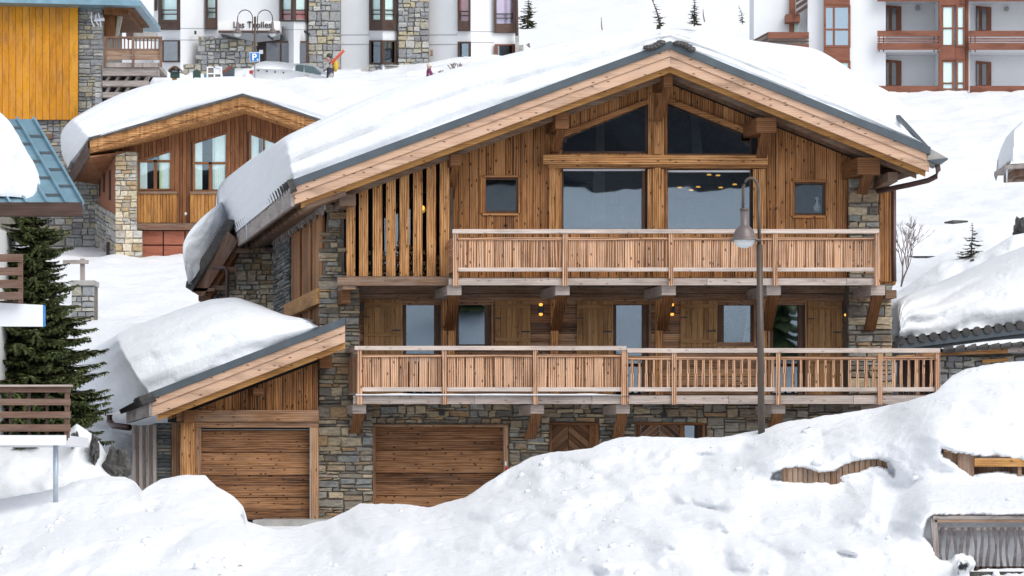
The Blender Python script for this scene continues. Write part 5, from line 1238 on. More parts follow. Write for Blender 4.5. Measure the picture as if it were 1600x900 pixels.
# ================================================================ stone tower house with yellow planks, top left
TW = thing('stone_house', 'tall rubble stone house with bright yellow plank cladding at the upper left', 'house', P(40, 395, 122))
YT = 122.0
m = MB(); vboards(m, -80, 122, lambda x: 3, 187, YT - .3, 9.6, .05, (), gap=.5, jit=.15); m.build('yellow_planks', M['yellow'], TW)
m = MB(); stones(m, 122, 161, 4, 200, YT, None, (4, 11), (8, 19), (), .9, .07, seed=91); stones(m, 40, 161, 187, 420, YT, None, (4, 12), (8, 20), [(60, 209, 82, 217), (66, 217, 74, 229)], .9, .07, seed=92); ts = m.build('stone_wall', M['stonegrey'], TW)
m = MB(); m.box(-80, -20, 161, 430, YT + .01, 6); m.build('mortar_core', M['mortarl'], ts)
m = MB(); m.box(60, 209, 82, 217, YT - .15, .2); m.build('lintel', M['old'], TW); m = MB(); m.box(66, 217, 74, 229, YT - .02, .1); m.build('small_window', M['dark'], TW)
m = MB(); m.quad([(-80, 2), (219, 9), (219, 0), (-80, -8)], YT - 1.2, 7); tr_ = m.build('roof', M['bluemetal'], TW)
m = MB(); m.box(162, 8, 210, 14, YT - .6, 5); m.box(162, 14.5, 200, 22, YT - .3, 5); m.build('eave_beam', M['brace'], TW)
m = MB(); m.box(161, 22, 183, 60, YT + .3, .2); m.build('side_door', M['brace'], TW)
m = MB(); m.quad([(180, 58), (184, 58), (191, 22), (184, 22)], YT + .25, .3); m.build('stone_jamb', M['stonegrey'], TW)
an = thing('antenna', 'white curved bracket antenna fixed to the stone corner of the tall house', 'antenna', P(151, 42, YT - .3))
m = MB(); m.sm = True
for dx, r in ((-7, 11), (0, 9), (6, 11)):
    m.tube([P(150 + dx + abs(k - 4) ** 2 * .16 * (1 if dx < 3 else -.0) + (k - 4) * .5, 31 + (k - 4) * r / 4, YT - .35) for k in range(9)], .028, 6)
m.build('rods', M['signwhite'], an); m = MB(); m.tube([P(147, 32, YT - .35), P(163, 30, YT - .35)], [.05, .07], 8); m.build('boom', M['signwhite'], an)
WB = thing('wooden_balcony', 'wooden balcony on weathered concrete supports beside the tall stone house', 'balcony', P(205, 165, 120))
YBc = 119.5
m = MB(); m.box(162, 98, 248, 105, YBc, 3); fl = m.build('floor', M['greywood'], WB)
m = MB(); m.box(161, 57, 253, 60, YBc - .05, .14); m.build('handrail', M['old'], WB); m = MB(); m.box(164, 76, 250, 78.5, YBc, .08); m.build('middle_rail', M['old'], WB)
for (a, b) in ((162, 166), (206, 209.5), (249, 253)): m = MB(); m.box(a, 60, b, 104, YBc - .06, .14); m.build('post', M['old'], WB)
for k in range(14):
    x = 169.5 + k * 6; m = MB(); m.box(x, 60, x + 2, 76, YBc + .02, .05); m.build('baluster', M['old'], WB)
for (a, b) in ((166, 206), (209.5, 249)): m = MB(); m.box(a, 79, b, 86, YBc, .05); m.box(a, 86.5, b, 93.5, YBc, .05); m.build('plank_panel', M['fencewood'], WB)
for i, (y0, y1, x1) in enumerate(((106, 118, 247), (126, 135, 232), (144, 152, 222), (160, 168, 210))): m = MB(); m.box(160, y0, x1, y1, YBc + .1 + i * .03, .5); m.build('support_beam', M['greywood'], WB)
for (y0, y1, n) in ((118, 126, 5), (135, 144, 4), (152, 160, 3)):
    for k in range(n): m = MB(); x = 164 + k * 15; m.quad([(x, y1), (x + 5, y1), (x + 10, y0), (x + 5, y0)], YBc + .3, .4); m.build('brace', M['greywood'], WB)
m = MB(); m.quad([(160, 168), (212, 168), (240, 118), (160, 118)], YBc + 1.2, .1); m.build('shade_sheet', M['dark'], WB)  # dark sheet painted as the shade behind the support beams
m = MB(); stones(m, 148, 160, 103, 180, 119.8, None, (5, 9), (8, 12), (), .8, .06, seed=95); m.build('stone_support', M['stonegrey'], WB)
m = MB(); m.box(205, 50, 245, 62, 140, .5); m.build('low_wall', M['concrete'], None, label='low grey wall behind the wooden balcony', cat='wall')
m = MB(); m.box(197, 46, 206, 60, 139, .5); m.box(201, 44, 207, 60, 139.6, .4); m.build('bin', M['darkbrown'], None, label='dark brown bin standing behind the wooden balcony', cat='bin')

for i, (x, y, h, lb) in enumerate(((-9, -34, 9, 'tall dark spruce added behind the camera for window reflections, farthest to the left'), (-2.5, -46, 8, 'dark spruce added behind the camera for window reflections, left of the middle'), (5, -30, 6, 'smaller dark spruce added behind the camera for window reflections, right of the middle'), (15, -40, 9, 'tall dark spruce added behind the camera for window reflections, farthest to the right'))):  # unseen trees added behind the camera to put dark shapes into window reflections
    rg_ = random.Random(i); root = thing('spruce_tree', lb, 'tree', (x, y, tz(x, y))); m = MB()
    for l in range(14):
        zz = tz(x, y) + h * (.08 + .065 * l); rr_ = h * .22 * (1 - l / 14.5)
        for k in range(11):
            an = 6.283 * (k + rg_.random()) / 11; dd = V3((math.cos(an), math.sin(an), 0)); o_ = V3((x, y, zz)); s_ = V3((-dd.y, dd.x, 0)) * rr_ * .3; tip = o_ + dd * rr_ * rg_.uniform(.8, 1.2) + V3((0, 0, -rr_ * .45)); B = len(m.v)
            m.v += [o_ + V3((0, 0, .25)), o_.lerp(tip, .6) - s_, tip, o_.lerp(tip, .6) + s_]; m.f.append([B, B + 1, B + 2, B + 3]); m.uv.append([(0, 0)] * 4)
    m.build('crown', M['leaf'], root); t_ = MB(); t_.tube([V3((x, y, tz(x, y) - .3)), V3((x, y, tz(x, y) + h * .97))], [.16, .02], 8); t_.build('trunk', M['bark'], root)
# ================================================================ left apartment block
AP = thing('apartment_block', 'white apartment block with stone pillars and dark brown windows above the car park', 'building', P(520, 108, 151))
XY = [(240, 152), (244, 151.2), (282, 149.8), (322, 151.2), (340, 151), (437, 151), (459, 149.4), (482, 150.8), (532, 151), (577, 150.9), (598, 149.4), (622, 150.8), (670, 151), (715, 150.2), (736, 150.0), (772, 150.6), (806, 151.5)]
aY = lambda x: float(np.interp(x, [p[0] for p in XY], [p[1] for p in XY]))
def apanel(mb, x0, x1, y0, y1, off=0, th=.3):
    q = [P(x0, y1, aY(x0)), P(x1, y1, aY(x1)), P(x1, y0, aY(x1)), P(x0, y0, aY(x0))]; q = [p + V3((0, off, 0)) for p in q]
    return mb.hexa(q + [p + V3((0, th, 0)) for p in q])
xs_ = [p[0] for p in XY]
m = MB()
for a, b in zip(xs_, xs_[1:]): apanel(m, a, b, -40, 112)
aw = m.build('white_wall', M['white'], AP)
m = MB(); m.box(244, -40, 800, 112, 151.8, 8); m.build('building_core', M['concrete'], aw)
m = MB()
for (a, b, y) in ((282, 322, 44), (282, 322, 62), (532, 577, 54), (532, 577, 69), (670, 715, 54), (670, 715, 69), (736, 772, 49), (736, 772, 66)): apanel(m, a, b, y, y + .8, -.02, .05)
for (a, c, b) in ((437, 459, 482), (577, 598, 622)): apanel(m, a, c, 46, 46.7, -.02, .05); apanel(m, c, b, 46, 46.7, -.02, .05)
m.build('wall_joint', M['soffitgrey'], aw)
def aptwin(x0, x1, y0, y1, bot, fw=3, cm='curtain', xm=None, gm='glassw', curt=True, mat='darkbrown'):
    # brown window unit; two panes folded at xm
    parts = [(x0, x1)] if xm is None else [(x0, xm), (xm, x1)]
    root = None
    for (a, b) in parts:
        m = MB(); apanel(m, a, a + fw, y0, y1, -.25, .2); apanel(m, b - fw, b, y0, y1, -.25, .2); apanel(m, a + fw, b - fw, bot, y1, -.24, .2); apanel(m, a + fw, b - fw, y0, y0 + 2, -.24, .2)
        if y0 < 0: apanel(m, a + fw, b - fw, bot - 16, bot - 15, -.23, .15); apanel(m, a + fw, b - fw, bot - 9.5, bot - 8.5, -.23, .15)
        w_ = m.build('window', M[mat], AP)
        m = MB(); apanel(m, a + fw * .6, b - fw * .6, y0 + 1, bot + .5, -.12, .02); m.build('pane', M[gm], w_)
        m = MB(); apanel(m, a + fw * .6, b - fw * .6, y0 + 1, bot + .5, -.03, .02); m.build('curtain' if curt else 'dark_interior', M[cm] if curt else M['dark'], w_)
aptwin(248, 282, -40, 47, 32, 5); aptwin(322, 340, -40, 46, 29, 3); aptwin(437, 482, -40, 34, 32, 4, xm=459); aptwin(577, 620, -40, 48, 32, 4, xm=598, cm='curtain'); aptwin(715, 735, -40, 49, 34, 3, cm='curtainr'); aptwin(772, 806, -40, 52, 38, 4, cm='curtainp')
aptwin(577, 620, 64, 101, 99, 3.5, xm=598, curt=False, gm='glassb'); aptwin(715, 736, 66, 92, 92, 4, curt=False, gm='glass'); aptwin(773, 805, 70, 100, 98, 5, curt=False, mat='apbrown', gm='glassb')
m = MB(); apanel(m, 254, 282, 64, 98, -.25, .1); w_ = m.build('window', M['darkbrown'], AP)
m = MB(); apanel(m, 257, 278.5, 66, 96, -.28, .02); m.build('frosted_pane', plain('grey_glass', (.22, .25, .28), .2), w_)
m = MB()
for (a, b) in ((441, 456), (463, 478)): apanel(m, a, b, 18, 30, -.10, .02)
m.build('red_blind', M['curtainr'], AP)
m = MB(); stones(m, 482, 532, -40, 112, 150.4, None, (5, 13), (6, 14), (), .6, .12, seed=101, rough=2.4); p1 = m.build('stone_pillar', M['stonegrey'], AP)
m = MB(); m.box(482, -40, 532, 114, 150.42, .8); m.build('mortar_core', M['mortarl'], p1)
m = MB(); stones(m, 622, 670, -40, 112, 150.4, None, (5, 13), (6, 14), (), .6, .12, seed=103, rough=2.4); p2 = m.build('stone_pillar', M['stonegrey'], AP)
m = MB(); m.box(622, -40, 670, 114, 150.42, .8); m.build('mortar_core', M['mortarl'], p2)
ins = poly_inside([(282, 140), (282, 100), (310, 98), (310, 57), (345, 60), (400, 66), (400, 140)])
m = MB(); stones(m, 282, 402, 56, 140, 150.0, ins, (5, 12), (6, 13), (), .9, .12, seed=105, rough=2.4); p3 = m.build('stone_wall', M['stonegrey'], AP)
m = MB(); m.prism([P(x, y, 150.02) for x, y in [(282, 140), (401, 140), (401, 66), (345, 60), (310, 57), (310, 99), (282, 101)]], (0, .5, 0)); m.build('mortar_core', M['mortarl'], p3)
m = MB(); stones(m, 577, 622, 101, 112, 149.6, None, (3, 6), (6, 12), (), .7, .08, seed=107); m.box(566, 104, 630, 112, 149.7, .5); m.build('stone_plinth', M['stonegrey'], AP)
# entrance canopy with the name sign, soffit and shop front
m = MB(); m.box(341, 33, 437, 48, 149.0, 2.2); cn = m.build('canopy', M['whitew'], AP)
m = MB(); m.box(341, 47.5, 437, 50.5, 148.9, .2); m.build('canopy_edge', M['darkbrown'], cn)
m = MB(); m.prism([P(345, 51, 149.1), P(400, 66, 149.9), P(437, 62, 150.0), P(437, 51, 149.1)], (0, .4, 0)); m.build('canopy_soffit', M['soffitgrey'], cn)
m = MB(); m.box(400, 64, 482, 99, 150.0, .6); sf = m.build('shop_front', M['darkbrown'], AP)
for (a, b, mt) in ((402, 413, 'dark'), (416, 437, 'glass'), (440, 459, 'glass'), (463, 478, 'glass')):
    k = MB(); k.box(a, 67, b, 98, 149.96, .02); k.build('shop_pane', plain('shop_glass', (.10, .11, .13), .12) if mt == 'glass' else M['dark'], sf)
k = MB(); k.box(405, 78, 411, 84, 149.93, .02); k.build('notice', M['signwhite'], sf)
def text(s, px, py, Y, size, mat, par, name='lettering', bold=.01):
    cu = bpy.data.curves.new('txt', 'FONT'); cu.body = s; cu.size = size; cu.extrude = .01; cu.offset = bold
    o = bpy.data.objects.new('tmp', cu); me = bpy.data.meshes.new_from_object(o); bpy.data.objects.remove(o)
    for v in me.vertices: v.co = V3((v.co.x, -v.co.z, v.co.y))
    me.materials.clear(); me.materials.append(mat)
    o = bpy.data.objects.new(name, me); COL.objects.link(o); o.location = P(px, py, Y) - ORG.get(par.name, V3()); o.parent = par; return o
text('Les Trolles', 364, 43.2, 148.95, .40, M['letter'], cn, bold=.006)
m = MB(); m.box(388, 33, 392, 34, 148.9, .1); m.tube([P(806, -40, 150.9), P(808, 70, 150.9)], .08, 8); m.build('drainpipe', M['darkbrown'], AP)
m = MB(); m.box(805, 56, 811, 92, 150.6, .6); m.box(810, 70, 818, 80, 150.9, .6); m.build('concrete_block', M['concrete'], AP)
m = MB(); m.box(303.5, 48, 306.5, 53, 150.0, .15); m.build('wall_spotlight', M['black'], AP)
m = MB(); m.box(241, -5, 244, 16, 151.0, .2); m.build('window_edge', M['darkbrown'], AP)
m = MB(); m.box(672, 78, 676, 86, 150.2, .4); m.build('wall_box', M['fencewood'], AP)
m = MB(); m.tube([P(476, 49, 150.0), P(483, 54, 149.8)], .06, 6); m.tube([P(419, 55, 148.8), P(427, 61, 148.8)], .08, 6); m.build('cable', M['black'], AP)

# ================================================================ car park things
CR = thing('pickup_truck', 'white pickup truck with a hard canopy parked half behind the snow bank', 'pickup truck', P(455, 158, 141))
YP = 140.2
def car_poly(pts, Y, d, name, mat, par, inset=.12, smooth=True):
    m = MB(); pts = [P(x, y, Y) for x, y in pts]; c = sum(pts, V3()) / len(pts)
    rings = []
    for (k, yy) in ((1 - inset * .55, 0.0), (1 - inset * .12, .10), (1, .35), (1, d - .35), (1 - inset * .12, d - .1), (1 - inset * .55, d)):
        rings.append([c + (p - c) * k + V3((0, yy, 0)) for p in pts])
    m.grid(rings, close=True); n = len(pts); m.f.append(list(range(n))); m.uv.append([(0, 0)] * n); m.f.append([len(m.v) - n + i for i in reversed(range(n))]); m.uv.append([(0, 0)] * n)
    return m.build(name, M[mat], par, smooth=smooth)
body = car_poly([(390, 150), (387, 136), (388, 118), (391, 109), (400, 106.5), (450, 108.5), (461, 110), (495, 116), (530, 123), (560, 127), (574, 132), (577, 150)], YP, 1.85, 'body', 'carwhite', CR, .05)
can = car_poly([(391, 112), (392, 105), (402, 97.5), (414, 95), (440, 96.5), (456, 98.5), (459, 103), (459, 114)], YP + .06, 1.7, 'canopy', 'carwhite', CR, .07)
cab = car_poly([(452, 117), (452, 98.8), (480, 98.5), (492, 102), (506, 109), (516, 118), (515, 122)], YP + .08, 1.66, 'cab', 'carwhite', CR, .07)
m = MB(); m.prism([P(x, y, YP + .04) for x, y in [(461.5, 111), (474.5, 113), (474.5, 101.8), (463, 101.5)]], (0, .05, 0)); m.build('side_window', plain('car_glass', (.04, .07, .08), .1), cab)
m = MB(); m.prism([P(x, y, YP + .04) for x, y in [(476, 113), (500, 117), (502, 115), (490, 104.5), (476, 102)]], (0, .05, 0)); m.build('side_window', plain('car_glass', (.06, .10, .11), .1), cab)
for x in (404, 417, 430, 443): m = MB(); m.box(x - 1.2, 109.3 + (x - 404) * .09, x + 1.2, 111 + (x - 404) * .09, YP - .03, .05); m.build('latch', M['black'], body)
m = MB(); m.box(389.5, 110, 395, 115, YP - .02, .1); m.build('tail_light', M['rednose'], body)
m = MB(); m.box(476, 119, 482, 120.2, YP - .04, .04); m.build('door_handle', M['soffitgrey'], body)
for x in (423, 545):
    w_ = MB(); w_.tube([P(x, 142, YP - .02), P(x, 142, YP + .25)], .40, 24); tw = w_.build('wheel', M['black'], CR)
    w_ = MB(); w_.tube([P(x, 142, YP - .05), P(x, 142, YP)], .24, 16); w_.build('rim', M['soffitgrey'], tw)
# parking sign and double lamp
PS = thing('parking_sign', 'blue square parking sign with a white P in front of the shop windows', 'sign', P(398, 125, 139.5))
m = MB(); m.tube([P(398, 130, 139.7), P(398, 86, 139.7)], .035, 8); m.build('post', M['soffitgrey'], PS)
m = MB(); m.box(390, 81.3, 406, 96.4, 139.5, .03); pp = m.build('plate', M['signwhite'], PS)
m = MB(); m.box(391, 82.3, 405, 95.4, 139.47, .02); m.build('blue_face', M['signblue'], pp)
text('P', 393.6, 94.0, 139.44, .40, M['signwhite'], pp, bold=.015)
m = MB(); m.box(401.3, 92, 403.8, 94.6, 139.45, .01); m.build('small_square', M['signwhite'], pp)
DL = thing('double_street_lamp', 'brown double armed street lamp in front of the white apartment block', 'street lamp', P(399, 130, 143))
m = MB(); m.sm = True; m.tube([P(398.5, 132, 143), P(398.5, 26, 143)], [.065, .05], 10); m.build('pole', M['lamppost'], DL)
for sg_ in (-1, 1):
    cx = 398.5 + sg_ * 15.5; m = MB(); m.sm = True
    pts = [P(398.5 + sg_ * 3.8, 53, 143), P(398.5 + sg_ * 3.8, 30, 143)] + [P(cx - sg_ * 11.8 * math.cos(a) , 29 - 13.5 * math.sin(a), 143) for a in [math.pi * k / 10 for k in range(1, 11)]] + [P(cx + sg_ * 11.8, 36, 143)]
    m.tube(pts, .022, 8); m.build('arm', M['lamppost'], DL)
    s_ = 143 / F; c = P(cx + sg_ * 11.8, 36, 143); m = MB(); m.sm = True
    m.lathe(c, [(.01, 2 * s_), (2 * s_, 1.5 * s_), (2.2 * s_, -8 * s_), (4.5 * s_, -11 * s_), (6.5 * s_, -14 * s_), (10 * s_, -16.5 * s_), (2 * s_, -16.8 * s_)], 18); h_ = m.build('lamp_shade', M['lamphead'], DL)
    m = MB(); m.sm = True; m.lathe(c, [(6 * s_, -16.9 * s_), (5 * s_, -19 * s_), (2.5 * s_, -21 * s_), (.01, -21.5 * s_)], 14); m.build('glass_bowl', M['opal'], h_)
# notice boards
NB = thing('notice_board', 'small dark notice board under a rounded shingle roof on the snow bank', 'notice board', P(272, 135, 137))
m = MB(); m.box(269, 120, 276, 140, 137, .15); m.build('post', M['orange'], NB)
m = MB(); m.box(266, 108, 280, 121, 136.8, .25); m.build('board', M['signgreen'], NB)
m = MB(); m.box(268.5, 110.5, 277.5, 112, 136.77, .02); m.build('notice', M['soffitgrey'], NB)
m = MB(); m.sm = False
rows = [[P(262.5 + 21 * k / 10, 109 - 6.5 * math.sin(math.pi * k / 10) + j * 2.2, 136.6) for k in range(11)] for j in (1, 0)]; rows += [[p + V3((0, .6, 0)) for p in rows[1]], [p + V3((0, .6, 0)) for p in rows[0]], rows[0]]
m.grid(rows); m.build('roof', M['old'], NB)
GB = thing('notice_board', 'small dark green notice board on two legs', 'notice board', P(307, 130, 137))
m = MB(); m.prism([P(x, y, 137) for x, y in [(301.5, 121), (313.5, 121), (313.5, 111), (309, 109), (307.5, 107.5), (306, 109), (301.5, 111)]], (0, .06, 0)); m.build('board', M['signgreen'], GB)
for x in (302.5, 312.5): m = MB(); m.tube([P(x, 136, 137.05), P(x, 111, 137.05)], .03, 6); m.build('leg', M['signgreen'], GB)
WP = thing('display_case', 'white framed display case with four grey panes', 'display case', P(336, 132, 138))
m = MB()
for (a, b, c, d) in ((323, 104, 325, 132), (333.8, 104, 336, 132), (344.5, 104, 347, 132), (325, 104, 344.5, 106), (325, 114, 344.5, 116), (325, 126, 344.5, 128)): m.box(a, b, c, d, 137.9 + (.003 if b > 104 and a == 325 else 0), .08)
fr_ = m.build('frame', M['signwhite'], WP)
for (a, b) in ((325, 106), (336, 106), (325, 116), (336, 116)): k = MB(); k.box(a, b, a + 8.7, b + (8 if b < 110 else 10), 137.95, .02); k.build('pane', M['mortarl'] if b > 110 or a < 330 else M['signwhite'], fr_)
m = MB(); m.box(318.5, 115, 322.5, 130, 138.0, .1); m.build('side_sign', M['bluemetal'], WP)
BB = MB(); BB.quad([(347, 115), (363, 104), (363, 100), (347, 111)], 138.5, .3); BB.build('sloping_board', M['apbrown'], None, label='brown sloping board behind the white framed display case', cat='board')
m = MB(); m.quad([(348, 124), (366, 126), (366, 104), (348, 115.5)], 139.2, .2); m.build('dark_ramp', M['metal'], None, label='dark grey panel below the sloping brown board', cat='panel')
relief('snow_drift', [(225, 150), (238, 118), (255, 112), (270, 111), (290, 117), (325, 124), (345, 123), (362, 128), (372, 124), (386, 112), (398, 122), (420, 128)], 225, 420, 165, 135, 138.6, M['snowhill'], .4, 2.5, 81, 2)
relief('snow_drift', [(636, 112), (690, 104), (705, 97), (720, 92), (760, 92), (790, 93), (830, 84), (850, 84)], 636, 850, 150, 140, 143, M['snowhill'], .4, 3, 87, 3)

# ================================================================ people
def person(px, py, Y, h, pose, cols, label, seed=0):
    # py: feet; h: standing height; pose: joint offsets in units of h
    B = P(px, py, Y); root = thing('person', label, 'person', B)
    J = pose; names = list(J); me = bpy.data.meshes.new('body')
    vs = [V3(J[n][0]) * h for n in names]; ed = [(names.index(J[n][2]), names.index(n)) for n in names if J[n][2]]
    me.from_pydata([tuple(v) for v in vs], ed, []); o = bpy.data.objects.new('body', me); COL.objects.link(o); o.parent = root
    me.materials.append(cols['body'])
    md = o.modifiers.new('skin', 'SKIN'); md.use_smooth_shade = True
    for i, n in enumerate(names):
        s = me.skin_vertices[0].data[i]; s.radius = (J[n][1] * h, J[n][1] * h * (J[n][3] if len(J[n]) > 3 else 1)); s.use_root = (i == 0)
    sb = o.modifiers.new('sub', 'SUBSURF'); sb.levels = 2; sb.render_levels = 2
    return root, B
def ball(c, rx, ry, rz, n=14, cut=-1.0):
    m = MB(); rows = []
    for i in range(n + 1):
        th = math.pi * i / n * (1 if cut < -.9 else .62); rows.append([c + V3((rx * math.sin(th) * math.cos(2 * math.pi * k / 16), ry * math.sin(th) * math.sin(2 * math.pi * k / 16), rz * math.cos(th))) for k in range(16)])
    m.grid(rows, close=True); m.sm = True; return m
skin_ = plain('skin', (.55, .34, .26), .6, 0, .03); jack1 = plain('grey_jacket', (.36, .35, .33), .9, 0, .2, 6); jack2 = plain('plum_jacket', (.12, .03, .07), .9, 0, .2, 8); helm1 = plain('dark_helmet', (.03, .035, .035), .3); hat2 = plain('pale_hat', (.62, .55, .52), .9)
def pose(lean=0.0, face=1, armf=(.14, -.16, .42), knee=.06):
    l = lean
    return {'pelvis': ((0, 0, .53), .085, None, .8), 'waist': ((l * .3, 0, .62), .085, 'pelvis', .8), 'chest': ((l * .7, 0, .74), .105, 'waist', .75), 'neck': ((l, 0, .85), .04, 'chest'), 'head': ((l * 1.15, 0, .92), .058, 'neck', 1.0),
            'shl': ((l * .8 - .02, .10, .80), .055, 'chest'), 'ell': ((l * .9 + armf[0] * .6, .13, .66), .042, 'shl'), 'hal': ((l + armf[0], .09, armf[2] + .16), .026, 'ell'),
            'shr': ((l * .8 - .02, -.10, .80), .055, 'chest'), 'elr': ((l * .9 + armf[0] * .5, -.14, .66), .042, 'shr'), 'har': ((l + armf[0], -.12, armf[2] + .18), .026, 'elr'),
            'hil': ((0, .055, .49), .075, 'pelvis'), 'knl': ((knee, .06, .27), .055, 'hil'), 'anl': ((0, .06, .04), .038, 'knl'), 'tol': ((.08, .065, .015), .028, 'anl'),
            'hir': ((0, -.055, .49), .075, 'pelvis'), 'knr': ((knee * .6, -.06, .27), .055, 'hir'), 'anr': ((-.04, -.06, .04), .038, 'knr'), 'tor': ((.04, -.065, .015), .028, 'anr')}
# skier with helmet, facing left, yellow pack, skis on the shoulder
r1, b1 = person(517, 148, 136.9, 1.72, {k: ((-v[0][0], *v[0][1:]), *v[1:]) for k, v in pose(.03, armf=(.17, 0, .42)).items()}, {'body': jack1}, 'skier in dark helmet and grey jacket with yellow backpack, skis over the shoulder')
def pc(rt, b, mesh, name, mat):
    o = mesh.build(name, mat, rt, smooth=True); return o
hc = b1 + V3((-.06, -.02, 1.60)); pc(r1, b1, ball(hc + V3((0, 0, .03)), .135, .125, .13, cut=0), 'helmet', helm1)
pc(r1, b1, ball(hc + V3((-.045, -.01, -.05)), .075, .085, .10), 'face', skin_)
m = MB(); m.box(508.5, 94.5, 512, 96, 136.75, .1); m.build('goggles', M['rednose'], r1)
pc(r1, b1, ball(b1 + V3((.20, -.02, 1.22)), .12, .16, .25), 'backpack', plain('yellow_pack', (.60, .38, .04), .8))
m = MB(); m.sm = True; m.tube([b1 + V3((-.02, -.05, 1.12)), b1 + V3((-.03, -.04, .80)), b1 + V3((-.1, -.02, .45)), b1 + V3((-.08, -.02, .1))], [.16, .15, .10, .08], 12); m.build('trousers', plain('navy_trousers', (.035, .035, .06), .9), r1)
m = MB(); m.beam(b1 + V3((-.02, -.20, 1.32)), P(537, 77.5, 136.7), .02, .055, up=(0, .2, 1)); m.beam(b1 + V3((.0, -.15, 1.27)), P(538, 79.5, 136.8), .02, .075, up=(0, .2, 1)); m.build('skis', plain('red_skis', (.62, .13, .08), .4), None, label='pair of red skis carried over the shoulder of the helmeted skier', cat='skis')
m = MB(); m.beam(P(534.5, 79.5, 136.65), P(538, 76.5, 136.65), .13, .05, up=(0, 1, .2)); m.build('ski_strap', M['black'], r1) if False else None
# person in purple
r2_, b2 = person(670, 160, 134.2, 1.65, pose(.02, armf=(.10, 0, .50)), {'body': jack2}, 'person in a plum jacket and pale hat walking behind the snow near the stone pillar')
pc(r2_, b2, ball(b2 + V3((.03, -.02, 1.54)), .12, .115, .12, cut=0), 'hat', hat2); pc(r2_, b2, ball(b2 + V3((.01, -.05, 1.47)), .075, .08, .10), 'face', skin_)
pc(r2_, b2, ball(b2 + V3((.04, -.17, 1.14)), .13, .08, .20), 'backpack', plain('purple_pack', (.22, .03, .13), .8)); pc(r2_, b2, ball(b2 + V3((.04, -.24, 1.16)), .05, .03, .09), 'pack_patch', plain('pink_patch', (.55, .25, .38), .8))
m = MB(); m.tube([b2 + V3((.12, -.1, 1.22)), b2 + V3((.68, -.1, 1.02))], .012, 6); m.build('ski_pole', M['metal'], None, label='thin ski pole held out to the right by the person in plum', cat='ski pole')

# ================================================================ right apartment block
AR = thing('apartment_building', 'white apartment building with brown wooden balconies and bay windows at the upper right', 'building', P(1400, 146, 157))
YA = 157.0
m = MB(); m.box(1178, -60, 1262, 160, YA + 1.2, 3); m.box(1262, -60, 1287, 160, YA + .4, 4); m.box(1287, -60, 1384, 160, YA, 4); m.box(1467.5, -60, 1515, 160, YA, 5)
for (xa, xb, xc) in ((1384, 1467, 1408), (1515, 1720, 1549)):
    m.box(xa, -60, xb, 160, YA + 1.75, .3)
    for y in (3, 84): m.box(xa + (-12 if xa < 1400 else 0), y - 5.5, xb, y, YA - .0, 1.75) if False else None
m.build('white_wall', M['white'], AR)
for i, (xa, xb) in enumerate(((1372, 1467.4), (1515.2, 1720))):
    for y0 in (-6, 76):
        m = MB(); m.box(xa + (12 if i == 0 else 0), y0, xb, y0 + 4, YA + .0, 1.74); m.quad([(xa, y0 + 3), (xb, y0 + 3), (xb, y0 - 2), (xa, y0 - 2)], YA - .5, .5); m.build('balcony_slab', M['white'], AR)
for (x0, x1, ys) in ((1384, 1408.5, ((8, 48), (93, 134))), (1525, 1549, ((9, 48), (95, 134)))):
    for (a, b) in ys:
        m = MB(); m.quad([(x0, b), (x1, b), (x1, a + 2), (x0, a)], YA + 1.68, .05); w_ = m.build('balcony_door', M['apbrown'], AR)
        for (c, d) in ((x0 + 1, x0 + 4.5), (x0 + 9.5, x0 + 16)): k = MB(); k.box(c, a + 5, d, b - 1, YA + 1.64, .03); k.build('pane', plain('door_glass', (.13, .15, .17), .15), w_)
for (x0, x1) in ((1371, 1468), (1514, 1720)):
    for (a, b, mat) in ((48, 57, 1), (59.5, 61.5, 0), (63.2, 65, 0), (67, 77.5, 1), (-40, 2, 1)):
        k = MB(); k.box(x0, a, x1, b, YA - .6, .07); k.build('balcony_rail', M['apbrown'], AR)
    k = MB(); k.box(x0 + 1.5, 134, x1, 145, YA - .6, .07); k.build('balcony_rail', M['apbrown'], AR)
    for x in (x0 + 2, x0 + 9, x1 - 9, x1 - 3): k = MB(); k.box(x, 56, x + 1.4, 81, YA - .52, .06); k.build('rail_bracket', M['darkbrown'], AR)
for (x, y) in ((1434, 12.5), (1573, 13.5)): k = MB(); k.lathe(P(x, y, YA + 1.6), [(.01, .09), (.09, .06), (.12, 0), (.12, -.05)], 14, axis=V3((0, -1, 0))); k.build('round_lamp', M['concrete'], AR)
# bay window column
YV = YA - .35
m = MB()
for (y0, y1) in ((-60, 8), (73, 94)):
    m.quad([(1468, y1), (1492, y1), (1492, y0), (1468, y0)], YV, .3); m.quad([(1492.3, y1), (1508, y1 - 1), (1508, y0 - 1), (1492.3, y0)], YV + .1, .3)
m.box(1508.5, -60, 1513.5, 160, YV + .2, .4); m.box(1467.5, -60, 1471, 160, YV - .02, .3); m.build('bay_cladding', M['apbrown'], AR)
for (y0, y1, t) in ((8, 73, 44), (94, 141, 130)):
    for (a, b) in ((1471, 1491), (1494, 1508)):
        w_ = window(AR, a, y0, b, y1, YV + .05, 3, 'apbrown', 'glassw', (), (t,), [(a + 3, b - 3)], 'curtain', depth=.1, back='dark', backd=.35)
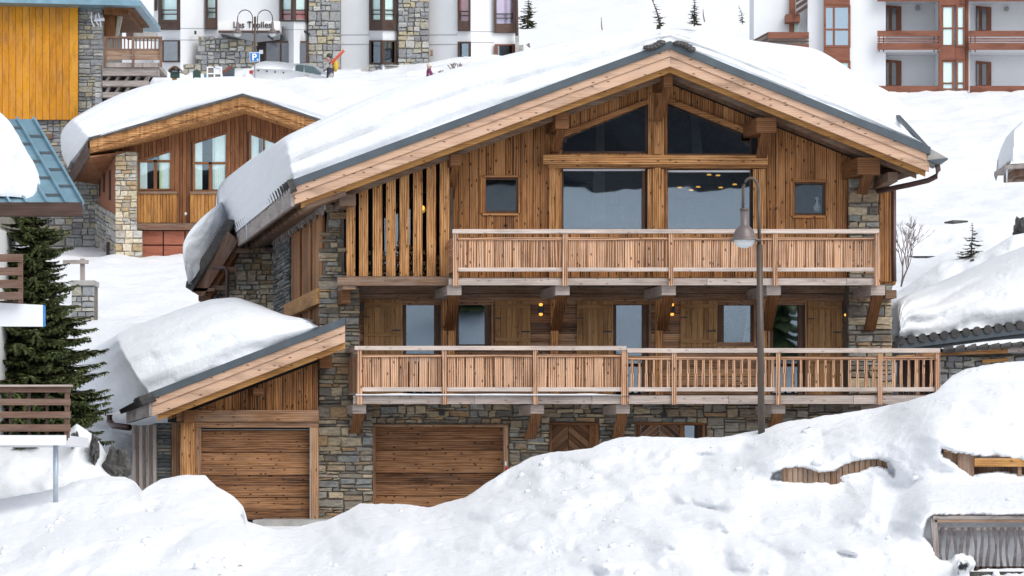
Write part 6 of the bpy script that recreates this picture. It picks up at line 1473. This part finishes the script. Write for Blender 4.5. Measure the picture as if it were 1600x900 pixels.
# flat brown window column
for (y0, y1, tr, mu) in ((-50, -5, None, 1300), (8, 74, 46, 1303), (95, 150, None, 1304)):
    w_ = window(AR, 1287, y0, 1329, y1, YA - .1, 3.5, 'apbrown', 'glassb' if y0 == 8 else 'glassw', (mu,), (tr,) if tr else (), [(1290, 1300)] if y0 < 90 else [(1291, 1300), (1307, 1325)], 'curtain', depth=.1, back='roomp' if y0 != 8 else 'dark', backd=.4, rec=.05)
for q4 in ((1287, 74.3, 1328, 94.7, YA - .12, .1), (1287, -5, 1328, 7.7, YA - .12, .1), (1276, 90, 1286.5, 104, YA - .12, .2)): m = MB(); m.box(*q4); m.build('spandrel', M['apbrown'], AR)
for (a, b) in ((50, 60), (69, 82)): k = MB(); k.box(1200, a, 1264, b, YA - .4, .1); k.quad([(1157, b + (6 if b > 70 else 14)), (1200, b), (1200, a), (1157, a + (6 if b > 70 else 22))], YA - .39, .1) if False else None; k.build('terrace_rail', M['darkbrown'] if a > 90 else M['apbrown'], AR)
k = MB(); k.box(1200, 60, 1264, 69, YA - .2, .05); k.build('terrace_panel', M['concrete'], AR); k = MB(); k.box(1201, 63.5, 1264, 65.5, YA - .35, .05); k.build('terrace_bar', M['darkbrown'], AR)
for dy in (0, 9, 16):
    k = MB(); k.quad([(1157, 76 + dy * .5), (1200, 54 + dy), (1200, 50 + dy), (1157, 73 + dy * .5)], YA - .38, .06); k.build('stair_rail', M['darkbrown'], AR)
k = MB(); k.quad([(1178, 80), (1200, 80), (1200, 52), (1178, 64)], YA - .2, .05); k.build('terrace_side', M['concrete'], AR)
m = MB(); m.box(1234, -30, 1243, 50, YA + .9, .3); w_ = m.build('window', M['apbrown'], AR); k = MB(); k.box(1241, 34, 1250, 50, YA + .85, .3); k.build('pane', plain('greenish_glass', (.3, .36, .34), .15), w_)
m = MB(); m.box(1228, 22, 1250, 34, YA + .3, .8); m.build('corner_box', M['apbrown'], AR)
for k_ in range(3): m = MB(); m.quad([(1244, 24 - k_ * 10), (1262, 12 - k_ * 10), (1262, 6 - k_ * 10), (1244, 18 - k_ * 10)], YA + .1, .08); m.build('upper_rail', M['darkbrown'], AR)
